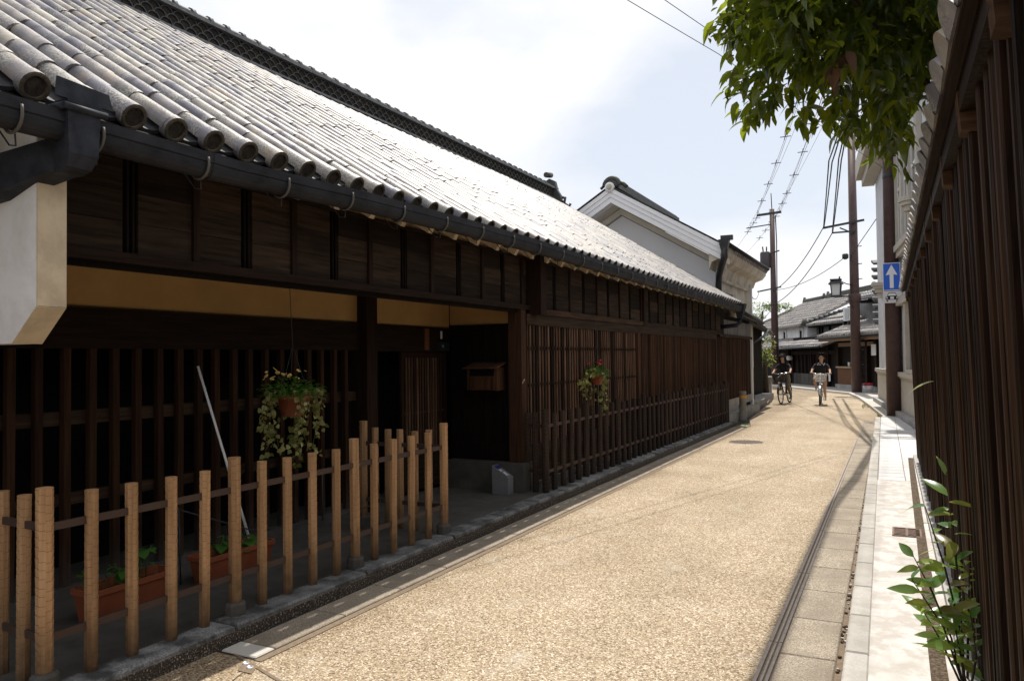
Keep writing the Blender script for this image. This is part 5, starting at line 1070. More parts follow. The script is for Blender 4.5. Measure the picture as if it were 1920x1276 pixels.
for x in (-6.6, -6.0, -5.5): insul(P3, (x, 41.9, 9.06), 0.2)
b = MB(); b.lathe([(0.22, 0), (0.26, 0.06), (0.26, 0.80), (0.22, 0.88), (0.0, 0.92)], (-6.28, 41.95, 6.15), 16); tr = part('transformer', b, M_flat('transformer_grey', (0.06, 0.055, 0.06), 0.5), P3)
b = MB(); b.tube([(-6.35, 41.8, 7.05), (-6.38, 41.8, 7.3)], 0.035, 7); b.tube([(-6.18, 41.8, 7.05), (-6.18, 41.8, 7.28)], 0.035, 7); part('bushing', b, m_black_metal, tr)
b = MB(); b.tube([(-5.72, 41.9, 8.9), (-5.68, 41.88, 7.5), (-5.72, 41.9, 4.0), (-5.70, 41.9, 1.0)], 0.03, 6); part('conduit', b, m_black_metal, P3)

# one-way sign on the near pole
SG = thing('one_way_sign', 'blue one way sign with white arrow above a small car plate', 'sign', (-0.17, 20.72, 3.4))
def rrect(b, x0, x1, z0, z1, y, th, rad, m=0):
    pts = []
    for cx, cz, a in ((x1 - rad, z1 - rad, 0), (x0 + rad, z1 - rad, 90), (x0 + rad, z0 + rad, 180), (x1 - rad, z0 + rad, 270)):
        pts += [(cx + rad * math.cos(R(a + q * 30)), y, cz + rad * math.sin(R(a + q * 30))) for q in range(4)]
    b.prism(pts, (0, th, 0), m); return b
sy = 20.68
b = MB(); rrect(b, -0.365, 0.02, 3.13, 3.80, sy, 0.012, 0.03); sp_ = part('panel', b, m_sign_white, SG)
b = MB(); rrect(b, -0.350, 0.005, 3.146, 3.784, sy - 0.003, 0.003, 0.024); part('blue_field', b, m_sign_blue, sp_)
b = MB(); cx = -0.1725; b.prism([(cx - 0.042, sy - 0.006, 3.19), (cx + 0.042, sy - 0.006, 3.19), (cx + 0.042, sy - 0.006, 3.52), (cx + 0.13, sy - 0.006, 3.50), (cx, sy - 0.006, 3.755), (cx - 0.13, sy - 0.006, 3.50), (cx - 0.042, sy - 0.006, 3.52)], (0, 0.003, 0)); part('arrow', b, m_sign_white, sp_)
b = MB(); rrect(b, -0.375, 0.045, 2.83, 3.115, sy, 0.012, 0.012); cp_ = part('car_plate', b, M_flat('plate_grey_white', (0.66, 0.66, 0.67), 0.5), SG)
cb = MB(); y_ = sy - 0.003
def P2d(pts, th=0.003, yy=y_, b=None, m=0): (b or cb).prism([(cx + x, yy, 2.97 + z) for x, z in pts], (0, th, 0), m)
P2d([(-0.115, -0.02), (-0.13, -0.065), (0.13, -0.065), (0.115, -0.02), (0.085, 0.095), (0.07, 0.108), (-0.07, 0.108), (-0.085, 0.095)]); P2d([(-0.12, -0.06), (-0.12, -0.105), (-0.085, -0.105), (-0.085, -0.06)]); P2d([(0.085, -0.06), (0.085, -0.105), (0.12, -0.105), (0.12, -0.06)]); P2d([(-0.14, 0.0), (-0.14, -0.05), (0.14, -0.05), (0.14, 0.0), (0.11, 0.02), (-0.11, 0.02)])
part('car_symbol', cb, m_black, cp_); cw = MB(); yy = sy - 0.006
P2d([(-0.09, 0.035), (0.09, 0.035), (0.072, 0.092), (-0.072, 0.092)], 0.003, yy, cw); P2d([(-0.04, -0.048), (0.04, -0.048), (0.04, 0.012), (-0.04, 0.012)], 0.003, yy, cw); P2d([(-0.125, -0.03), (-0.09, -0.03), (-0.09, 0.0), (-0.125, 0.0)], 0.003, yy, cw); P2d([(0.09, -0.03), (0.125, -0.03), (0.125, 0.0), (0.09, 0.0)], 0.003, yy, cw); P2d([(-0.125, -0.072), (0.125, -0.072), (0.125, -0.063), (-0.125, -0.063)], 0.003, yy, cw)
part('car_highlight', cw, m_sign_white, cp_)
for z in (3.25, 3.65): b = MB(); b.box(-0.30, -0.04, sy + 0.012, 20.84, z - 0.02, z + 0.02); part('clamp', b, m_black_metal, SG)

# street lantern on the second pole
SL_ = thing('street_lantern', 'old fashioned square street lantern on a bracket from the brown pole', 'street lamp', (-2.3, 33.3, 4.0))
lx, ly = -2.28, 33.3
b = MB(); b.beam((-1.62, 33.45, 3.92), (lx - 0.1, ly, 3.92), 0.06, 0.06); b.tube([(-1.65, 33.45, 4.35), (-1.9, 33.4, 4.42), (lx, ly, 4.62)], 0.02, 6); b.tube([(-1.75, 33.42, 3.9), (-1.80, 33.42, 3.6), (-1.66, 33.45, 3.4)], 0.02, 6); part('bracket', b, m_black_metal, SL_)
b = MB(); b.hexa([(lx - 0.28, ly - 0.28, 4.42), (lx + 0.28, ly - 0.28, 4.42), (lx + 0.28, ly + 0.28, 4.42), (lx - 0.28, ly + 0.28, 4.42), (lx - 0.17, ly - 0.17, 4.56), (lx + 0.17, ly - 0.17, 4.56), (lx + 0.17, ly + 0.17, 4.56), (lx - 0.17, ly + 0.17, 4.56)]); b.box(lx - 0.21, lx + 0.21, ly - 0.21, ly + 0.21, 4.56, 4.62); b.tube([(lx + 0.12, ly, 4.6), (lx + 0.14, ly, 4.72)], 0.03, 6); part('hood', b, m_black_metal, SL_)
b = MB()
for sx in (-1, 1):
    for s2 in (-1, 1): b.beam((lx + sx * 0.15, ly + s2 * 0.15, 3.97), (lx + sx * 0.19, ly + s2 * 0.19, 4.42), 0.03, 0.03)
b.box(lx - 0.17, lx + 0.17, ly - 0.17, ly + 0.17, 3.90, 3.97); part('frame', b, m_black_metal, SL_)
b = MB(); b.hexa([(lx - 0.14, ly - 0.14, 3.972), (lx + 0.14, ly - 0.14, 3.972), (lx + 0.14, ly + 0.14, 3.972), (lx - 0.14, ly + 0.14, 3.972), (lx - 0.18, ly - 0.18, 4.418), (lx + 0.18, ly - 0.18, 4.418), (lx + 0.18, ly + 0.18, 4.418), (lx - 0.18, ly + 0.18, 4.418)]); part('pane', b, m_pane, SL_)

# ------------------------------------------------------------------ wires
def wire(pts_list, r, label, mat=m_wire, spacers=None, group='overhead lines along the street', n=5):
    b = MB()
    for pts in pts_list: b.tube(pts, r, n)
    if spacers:
        for p in spacers:
            p = Vector(p); b.beam(p + Vector((-0.20, 0, 0)), p + Vector((0.20, 0, 0)), 0.028, 0.028); b.beam(p + Vector((-0.05, 0, -0.14)), p + Vector((0.02, 0, 0.14)), 0.028, 0.028)
    p0 = Vector(pts_list[0][0]); return solo('power_line', b, mat, label, 'power line', p0, group)
def span(a, c, sag): return catenary(a, c, sag, 22)
L1 = span((-6.6, 41.9, 9.25), (-1.1, 20.85, 11.65), 0.35); L1b = span((-6.6, 41.9, 9.1), (-1.07, 20.85, 11.55), 0.35)
wire([L1, L1b, span((-1.1, 20.85, 11.65), (-1.0, -14, 12.2), 0.5)], 0.008, 'twin line from the far pole rising to the leafy near pole, outermost', m_wire_grey, [L1[i] for i in (2, 5, 8, 11, 14, 17)])
L2 = span((-5.45, 41.9, 9.25), (-0.5, 20.85, 11.65), 0.35); L2b = span((-5.45, 41.9, 9.1), (-0.47, 20.85, 11.5), 0.35)
wire([L2, L2b, span((-0.5, 20.85, 11.65), (-0.4, -14, 12.2), 0.5)], 0.008, 'twin line nearest the pole shaft running from crossarm to crossarm', m_wire_grey, [L2[i] for i in (1, 3, 6, 9, 12, 15, 18)])
wire([span((-5.9, 41.9, 8.5), (-0.9, 20.85, 10.2), 0.3), span((-6.1, 41.9, 8.45), (-0.3, 20.85, 10.2), 0.35), span((-7.1, 41.9, 8.4), (-1.2, 20.85, 10.2), 0.4), span((-0.9, 20.85, 10.2), (-0.8, -14, 11), 0.5), span((-0.3, 20.85, 10.2), (-0.2, -14, 11), 0.5)], 0.006, 'three thin lines below the twin lines toward the far pole', m_wire_grey)
LB = [span((-6.5, 41.9, 9.1), (-14, 66, 9.0), 0.4), span((-5.5, 41.9, 9.1), (-13, 66, 9.0), 0.4)]
wire(LB, 0.008, 'twin line continuing past the far pole above the white storehouse', m_wire_grey, [LB[0][i] for i in (1, 2, 3, 4)] + [LB[1][i] for i in (1, 2, 4, 6)])
def bundle(tip, off, dz):
    P = [tip, (-1.58 + off * 4, 22.6, 6.9 + dz), (-0.92 + off, 17.7, 6.85 + dz), (-1.03 + off, 13.8, 6.8 + dz), (-1.15 + off, 11.8, 6.8 + dz), (-1.14 + off, 9.2, 6.8 + dz), (-1.12 + off, 7.2, 6.8 + dz), (-1.12 + off, -12, 7.0 + dz)]
    q = []
    for a, c in zip(P[:-1], P[1:]): q += span(a, c, 0.05 if a[1] > 13 else 0.01)[(1 if q else 0):]
    return q
wire([bundle((-2.70, 33.3, 6.75), -0.02, 0.0), bundle((-2.68, 33.3, 6.72), 0.0, -0.05), span((-2.70, 33.3, 6.75), (-5.9, 41.9, 4.95), 0.35)], 0.019, 'thick black cable over the road from the lantern pole arm tip')
wire([bundle((-2.38, 33.35, 6.55), 0.042, 0.02), bundle((-2.36, 33.35, 6.52), 0.058, -0.03), span((-2.38, 33.35, 6.5), (-5.9, 41.9, 4.25), 0.45)], 0.019, 'thick black cable on the shorter arm of the lantern pole')
wire([span((-1.92, 33.4, 5.5), (-5.9, 41.9, 5.0), 0.3), span((-1.75, 33.4, 5.5), (0.6, 24, 7.2), 0.05)], 0.014, 'drop wire from the lantern pole insulator to the far pole')
wire([span((-2.50, 12.3, 6.4), (-0.2, 21, 6.1), 0.02), span((-2.50, 12.3, 6.4), (-7.0, -3, 6.9), 0.1)], 0.006, 'thin wire crossing the sky left of the tree, lower of two', m_wire_grey)
wire([span((-2.30, 12.3, 6.5), (-0.2, 21, 6.3), 0.02), span((-2.30, 12.3, 6.5), (-6.4, -3, 7.1), 0.1)], 0.006, 'thin wire crossing the sky left of the tree, upper of two', m_wire_grey)
wire([span((-5.9, 41.9, 4.2), (-4.6, 27.6, 2.75), 0.2), span((-6.6, 41.9, 5.0), (-4.45, 26.6, 3.6), 0.25)], 0.014, 'drop wires from the far pole to the gate house eave')

# ================================================================== RIGHT STUCCO BUILDING
WB = thing('stucco_building', 'grey stucco western style building with pilasters behind the one way sign', 'building', (0.2, 20, 0.09))
w0 = Vector((0.23, 19.0, 0)); wd = Vector((-0.88, 8.5, 0)).normalized(); wn = Vector((-wd.y, wd.x, 0))   # wn faces the street
if wn.x > 0: wn = -wn
def wp(s, o, z): return w0 + wd * s + wn * o + Vector((0, 0, z))
def wbox(b, s0, s1, o0, o1, z0, z1, m=0): return b.hexa([wp(s0, o0, z0), wp(s1, o0, z0), wp(s1, o1, z0), wp(s0, o1, z0), wp(s0, o0, z1), wp(s1, o0, z1), wp(s1, o1, z1), wp(s0, o1, z1)], m)
def wpart(nm, args, mat, parent=WB): b = MB(); wbox(b, *args); return part(nm, b, mat, parent)
b = MB(); wbox(b, -4.5, 8.4, -6, 0, 0.05, 7.3); part('wall', b, m_stucco, WB)
wpart('plinth', (-4.5, 8.45, 0.002, 0.06, 0.08, 1.05), m_stucco_warm); wpart('ledge', (-4.5, 8.5, 0.002, 0.13, 1.052, 1.16), m_stucco_warm); wpart('ledge', (-4.5, 8.47, 0.002, 0.09, 1.0, 1.05), m_stucco_warm); wpart('base_step', (-4.5, 8.6, 0.06, 0.20, 0.085, 0.22), m_granite)
for s in (-3.4, -1.6, 0.55, 2.2): wpart('pilaster', (s - 0.12, s + 0.12, 0.003, 0.10, 1.162, 2.75), m_stucco_warm)
wn_ = wpart('window', (-1.4, 0.4, 0.004, 0.02, 1.25, 2.62), m_glass); wpart('sill', (-1.45, 0.42, 0.021, 0.12, 1.165, 1.25), m_stucco_warm, wn_); wpart('mullion', (-0.55, -0.48, 0.021, 0.05, 1.25, 2.62), m_white_paint, wn_)
wpart('head_moulding', (-4.5, 2.45, 0.003, 0.14, 2.76, 2.86), m_stucco_warm); wpart('head_moulding', (-4.5, 2.40, 0.003, 0.10, 2.862, 2.96), m_stucco_warm)
for s in (-2.0, -0.6, 0.7, 2.0): wpart('pilaster', (s - 0.14, s + 0.14, 0.003, 0.11, 4.2, 6.4), m_stucco_warm)
for s0, s1 in ((-1.85, -0.75), (-0.45, 0.55), (0.85, 1.85)):
    w_ = wpart('window', (s0, s1, 0.004, 0.02, 4.25, 6.35), m_glass); wpart('frame', (s0, s0 + 0.07, 0.021, 0.05, 4.25, 6.35), m_white_paint, w_); wpart('frame', (s1 - 0.07, s1, 0.021, 0.05, 4.25, 6.35), m_white_paint, w_); wpart('transom', (s0 + 0.07, s1 - 0.07, 0.021, 0.05, 5.5, 5.57), m_white_paint, w_)
wpart('sill_moulding', (-2.3, 2.5, 0.003, 0.16, 4.06, 4.198), m_stucco_warm); wpart('sill_moulding', (-2.2, 2.4, 0.003, 0.11, 3.92, 4.058), m_stucco_warm)
for s in (-0.75, 6.9):
    b = MB()
    for k, (rr, z0, z1) in enumerate(((0.30, 0.36, 0.46), (0.26, 0.28, 0.358), (0.20, 0.16, 0.278), (0.13, 0.0, 0.158))):
        z_ = (4.45 if s < 0 else 3.3)
        b.prism([wp(s, 0.002, z_ + z0)] + [wp(s + rr * math.cos(t), 0.003 + rr * math.sin(t), z_ + z0) for t in [math.pi * q / 8 for q in range(9)]], (0, 0, z1 - z0))
    part('console', b, m_stucco_warm, WB)
wpart('cornice', (-4.5, 8.75, 0.003, 0.38, 7.1, 7.35), m_stucco_warm); wpart('cornice', (-4.5, 8.95, -6, 0.55, 7.352, 7.95), m_stucco_warm)
b = MB(); b.tube([wp(3.4, 0.12, 1.2), wp(3.4, 0.12, 7.0)], 0.05, 8); part('downpipe', b, m_stucco, WB)
b = MB()
for k in range(9): b.beam(wp(8.5, 0.0, 2.6 + 0.24 * k) + Vector((-0.02 * k * 0, 0, 0)), wp(8.78, 0.05, 2.72 + 0.24 * k), 0.2, 0.07)
part('parapet_tile', b, m_tile_dark, WB, kind='stuff')

# ================================================================== FAR HOUSES at the bend
nv = Vector((0.894, 0.448, 0)); du = Vector((-0.448, 0.894, 0)); a0 = Vector((-1.97, 34.1, 0)) + nv * 0.95 + du * 2.2
def hp_(u, o, z): return a0 + du * u + nv * o + Vector((0, 0, z))
def hbox(b, u0, u1, o0, o1, z0, z1, m=0): return b.hexa([hp_(u0, o0, z0), hp_(u1, o0, z0), hp_(u1, o1, z0), hp_(u0, o1, z0), hp_(u0, o0, z1), hp_(u1, o0, z1), hp_(u1, o1, z1), hp_(u0, o1, z1)], m)
def hpart(t, nm, args, mat, label=None): b = MB(); hbox(b, *args); return part(nm, b, mat, t, label)
def hroof(t, u0, u1, o_e, z_e, o_t, z_t, pitch=0.25, r=0.07, nm='roof'):
    b = MB(); up = nv * (o_t - o_e) + Vector((0, 0, z_t - z_e)); rolls(b, hp_(u0, o_e, z_e), hp_(u1, o_e, z_e), up, up.length, pitch, r, 5, 0.45); return part(nm, b, m_tile, t)
def ridge_run(t, a, c, h=0.18):
    b = MB(); a, c = Vector(a), Vector(c); b.beam(a, c, 0.26, h * 2); b.tube([a + Vector((0, 0, h)), c + Vector((0, 0, h))], 0.09, 7); d = (c - a).normalized()
    for e in (a, c): b.tube([e + Vector((0, 0, -0.1)), e + Vector((0, 0, h + 0.22))], [0.16, 0.07], 7)
    return part('ridge', b, m_tile_dark, t)
# A: shop house behind the lantern pole
HA = thing('shop_house', 'two storey dark timber house behind the lantern pole', 'house', hp_(-1, 0, 0))
hpart(HA, 'wall', (-6.5, 1.9, 1.2, 7, 0, 4.0), m_grey_plaster); hpart(HA, 'wall', (-6.5, 1.9, 0.25, 1.19, 0.0, 2.75), m_black_wood)
hroof(HA, -6.5, 1.7, -0.62, 2.42, 1.15, 3.12); hpart(HA, 'fascia', (-6.5, 1.7, -0.58, -0.52, 2.18, 2.35), m_cream if False else wood('fascia_wood', (0.16, 0.10, 0.06), (0.32, 0.21, 0.13), 'y'))
b = MB(); b.tube([hp_(-6.5, -0.68, 2.36), hp_(1.75, -0.68, 2.32)], 0.05, 7); part('gutter', b, m_gutter, HA)
hpart(HA, 'lintel', (-2.2, 1.3, 0.12, 0.25, 1.95, 2.12), wood('tan_lintel', (0.12, 0.08, 0.05), (0.22, 0.15, 0.10), 'y'))
hpart(HA, 'counter_panel', (-0.30, 1.15, 0.05, 0.25, 0.28, 1.0), wood('counter_wood', (0.09, 0.04, 0.022), (0.16, 0.08, 0.045))); hpart(HA, 'counter_top', (-0.35, 1.2, -0.02, 0.25, 1.002, 1.07), wood('counter_top_wood', (0.20, 0.15, 0.10), (0.34, 0.26, 0.19), 'y')); hpart(HA, 'base_stone', (-6.3, 1.3, -0.02, 0.26, 0.08, 0.28), m_granite)
for u in (1.28, -0.42, -1.55, -2.4, -3.3): hpart(HA, 'post', (u - 0.08, u + 0.08, 0.10, 0.26, 0.10, 2.3), m_post_z)
for k in range(6): hpart(HA, 'shelf_bar', (-1.47, -0.52, 0.12, 0.2, 0.5 + 0.25 * k, 0.53 + 0.25 * k), m_post_z)
win = hpart(HA, 'window', (-2.35, -1.45, 1.16, 1.195, 3.0, 3.85), m_dark); hpart(win if False else HA, 'shutter', (-2.75, -2.36, 1.10, 1.16, 3.0, 3.85), m_white_paint); hpart(HA, 'window_frame', (-1.45, -1.25, 1.10, 1.18, 2.95, 3.95), m_white_paint); hpart(HA, 'window_frame', (-3.3, -2.9, 1.10, 1.18, 2.95, 3.95), m_white_paint)
hroof(HA, -6.5, 0.6, 0.35, 4.0, 3.6, 5.35); hpart(HA, 'eave_board', (-6.5, 0.5, 0.5, 1.15, 3.86, 3.93), m_black_wood); ridge_run(HA, hp_(0.45, 3.6, 5.45), hp_(-6, 3.6, 5.45)); b = MB(); b.tube([hp_(-6.5, 0.28, 3.95), hp_(0.6, 0.28, 3.95)], 0.05, 7); part('gutter', b, m_black_metal, HA)
# B: low house in the middle
HB = thing('low_house', 'dark two storey house with low front eave behind the two cyclists', 'house', hp_(4, 0, 0))
hpart(HB, 'wall', (1.95, 7.6, 0.4, 1.3, 0, 2.5), m_black_wood); hpart(HB, 'upper_wall', (1.92, 6.8, 1.35, 6.5, 0, 3.45), M_noise('slate_plaster', [(0.3, (0.10, 0.105, 0.11)), (0.7, (0.15, 0.155, 0.16))], scale=4, rough=0.9))
hroof(HB, 1.5, 7.7, -0.55, 2.02, 1.33, 2.62); b = MB(); b.tube([hp_(1.5, -0.62, 1.97), hp_(7.8, -0.62, 1.94)], 0.05, 7); part('gutter', b, m_black_metal, HB)
hroof(HB, 0.9, 6.9, 0.75, 3.15, 4.2, 4.25); hpart(HB, 'eave_board', (1.0, 6.8, 0.9, 1.3, 3.02, 3.09), m_black_wood)
ridge_run(HB, hp_(1.0, 4.2, 4.3), hp_(6.8, 4.2, 4.3)); b = MB(); e0, e1 = hp_(6.85, 0.75, 3.25), hp_(6.85, 4.1, 4.32)
for k in range(13): b.tube([e0.lerp(e1, k / 13), e0.lerp(e1, (k + 1) / 13)], [0.14, 0.10], 7)
b.tube([e0 + Vector((0, 0, -0.12)), e0 + Vector((0, 0, 0.24))], [0.2, 0.1], 7); part('verge_tile', b, m_tile_dark, HB, kind='stuff')
for u in (2.2, 3.6, 5.0, 6.3): hpart(HB, 'frame_post', (u - 0.06, u + 0.06, 1.28, 1.349, 2.62, 3.1), m_black_wood)
hpart(HB, 'brace', (5.9, 6.0, 1.28, 1.349, 2.5, 3.1), m_black_wood)
hpart(HB, 'lintel', (1.9, 7.4, 0.30, 0.398, 1.62, 1.80), m_board_y)
for u in (1.98, 2.85, 4.9, 7.5): hpart(HB, 'post', (u - 0.06, u + 0.06, 0.28, 0.42, 0.05, 1.95), m_post_z)
for k in range(8): hpart(HB, 'panel_board', (3.0 + 0.52 * k, 3.5 + 0.52 * k, 0.22, 0.30, 0.10, 0.66), m_grey_plaster if False else wood('grey_board_%d' % k, (0.05, 0.045, 0.04), (0.11, 0.10, 0.09)))
for k in range(8): hpart(HB, 'lattice_bar', (3.1 + 0.52 * k, 3.16 + 0.52 * k, 0.32, 0.38, 0.66, 1.62), m_post_z)
hpart(HB, 'notice', (2.52, 2.72, 0.27, 0.285, 0.35, 0.75), m_paper)
b = MB(); b.lathe([(0, 0), (0.13, 0.02), (0.17, 0.12), (0.13, 0.24), (0, 0.26)], hp_(7.35, 0.1, 1.32), 12); solo('paper_lantern', b, m_paper, 'round white paper lantern under the low eave by the left cyclist', 'lantern', hp_(7.35, 0.1, 1.32))
# C: white storehouse further round the bend
HC = thing('white_house', 'white walled house with broad grey roof behind the far pole', 'house', hp_(9, 1, 0))
hpart(HC, 'wall', (6.9, 14, 0.9, 6, 0, 3.2), m_white); hpart(HC, 'string_course', (6.9, 14, 0.84, 0.898, 2.05, 2.15), m_white_paint)
for u in (7.7, 10.2): w_ = hpart(HC, 'window', (u - 0.16, u + 0.16, 0.87, 0.897, 2.3, 2.9), m_dark); hpart(HC, 'window_frame', (u - 0.30, u - 0.17, 0.84, 0.897, 2.25, 3.0), m_white_paint); hpart(HC, 'window_frame', (u + 0.17, u + 0.30, 0.84, 0.897, 2.25, 3.0), m_white_paint); hpart(HC, 'window_hood', (u - 0.34, u + 0.34, 0.80, 0.897, 3.0, 3.06), m_white_paint)
hroof(HC, 7.0, 17, 0.4, 3.12, 4.6, 5.0, 0.3, 0.08); ridge_run(HC, hp_(7.2, 4.6, 5.05), hp_(13.2, 4.6, 5.05)); ridge_run(HC, hp_(13.8, 4.6, 5.05), hp_(17, 4.6, 5.05), 0.12)
hroof(HC, 7.8, 14, -0.55, 1.98, 0.85, 2.5); hpart(HC, 'front_wall', (7.8, 14, 0.2, 0.85, 0, 1.9), m_black_wood); b = MB(); b.tube([hp_(7.8, -0.62, 1.92), hp_(14, -0.62, 1.9)], 0.05, 7); part('gutter', b, m_black_metal, HC)
# D: roofs above the lantern
HD = thing('back_house', 'tiled roof with stacked ridges rising behind the lantern', 'house', hp_(0, 6, 0))
hpart(HD, 'wall', (-3, 2.4, 7.2, 12, 0, 4.6), m_grey_plaster); hroof(HD, -3.5, 2.6, 6.6, 4.6, 9.2, 5.7, 0.3, 0.08); ridge_run(HD, hp_(2.5, 9.2, 5.8), hp_(-3.4, 9.2, 5.8)); ridge_run(HD, hp_(2.5, 6.7, 4.75), hp_(2.5, 9.1, 5.75))
# air conditioner on the pent roof
AC = thing('air_conditioner', 'white air conditioner unit standing on the front pent roof', 'air conditioner', hp_(0.9, 0.75, 3.0))
b = MB(); hbox(b, 0.95, 1.62, 0.55, 0.87, 3.12, 3.72); part('casing', b, m_white_paint, AC); b = MB(); hbox(b, 1.02, 1.42, 0.535, 0.548, 3.17, 3.67); part('grille', b, M_flat('grille_grey', (0.42, 0.43, 0.44), 0.5), AC)
b = MB(); hbox(b, 1.0, 1.06, 0.5, 0.9, 2.95, 3.118); part('stand', b, m_black_metal, AC); b = MB(); hbox(b, 1.5, 1.56, 0.5, 0.9, 2.95, 3.118); part('stand', b, m_black_metal, AC)
b = MB(); b.tube([hp_(0.93, 0.7, 3.3), hp_(0.84, 0.8, 3.25), hp_(0.80, 0.85, 2.95)], 0.03, 6); part('hose', b, m_white_paint, AC)
# notices, bucket, cup
b = MB(); hbox(b, -2.62, -2.22, 0.02, 0.035, 1.55, 2.0); solo('notice_board', b, m_paper, 'white notice hanging in the dark doorway right of the lantern pole', 'notice', hp_(-2.4, 0.0, 1.55))
bk = thing('bucket', 'white bucket with a red rim on the sidewalk by the stucco building', 'bucket', hp_(-2.7, -0.35, 0.09)); c_ = hp_(-2.7, -0.35, 0.09)
b = MB(); b.lathe([(0, 0), (0.15, 0), (0.19, 0.26), (0.17, 0.26), (0.14, 0.02), (0, 0.02)], c_, 16); part('pail', b, m_white_paint, bk); b = MB(); b.lathe([(0.19, 0.26), (0.205, 0.27), (0.205, 0.34), (0.16, 0.36), (0, 0.36)], c_, 16); part('lid', b, m_red, bk)
b = MB(); b.lathe([(0, 0), (0.055, 0), (0.06, 0.19), (0, 0.19)], hp_(0.05, 0.1, 1.072), 10); solo('cup', b, m_paper, 'small white container on the brown shop counter', 'container', hp_(0.05, 0.1, 1.072))
# garden pine and shrub
def clump_tree(name, label, base, trunk_pts, blobs, mat, n, s):
    t = thing(name, label, 'tree', base); b = MB(); b.tube(trunk_pts, [0.14] * (len(trunk_pts) - 1) + [0.06], 7); part('trunk', b, m_bark, t); f = MB(); src = leaf_mesh(s, s * 0.5, 0.2, 0.2, 2)
    for c, r in blobs:
        for i in range(n):
            d = Vector((rj(1), rj(1), rj(1)))
            if d.length > 1: continue
            put_leaf(f, src, Vector(c) + Vector((d.x * r[0], d.y * r[1], d.z * r[2])), (rj(1), rj(1), rj(0.6)), (rj(0.4), rj(0.4), 1), random.uniform(0.6, 1.3), random.random() * 0.98 + 0.01)
    part('crown', f, mat, t, kind='stuff')
clump_tree('garden_pine', 'clipped green garden pine showing above the roofs left of the far pole', (-8.3, 52, 0), [(-8.3, 52, 0), (-8.2, 52, 3), (-8.0, 52, 4.5)], [((-8.0, 52, 4.75), (1.6, 1.2, 0.35)), ((-8.6, 51.6, 4.1), (0.9, 0.9, 0.3)), ((-7.0, 52, 4.7), (1.0, 0.9, 0.28))], m_pine, 900, 0.16)
clump_tree('shrub', 'dark green shrub hanging at the gate house corner', (-4.75, 31.2, 0), [(-4.75, 31.2, 0), (-4.75, 31.2, 1.8)], [((-4.6, 30.6, 2.1), (0.35, 0.7, 0.5)), ((-4.7, 31.4, 1.5), (0.3, 0.5, 0.4))], m_leaf, 420, 0.12)
b = MB(); b.lathe([(0, 0), (0.16, 0.05), (0.2, 0.16), (0.14, 0.28), (0, 0.32)], hp_(10.9, -0.2, 1.05), 12); solo('green_lantern', b, M_flat('dull_green', (0.05, 0.09, 0.05), 0.6), 'dull green hanging globe at the far left house front', 'globe', hp_(10.9, -0.2, 1.05))

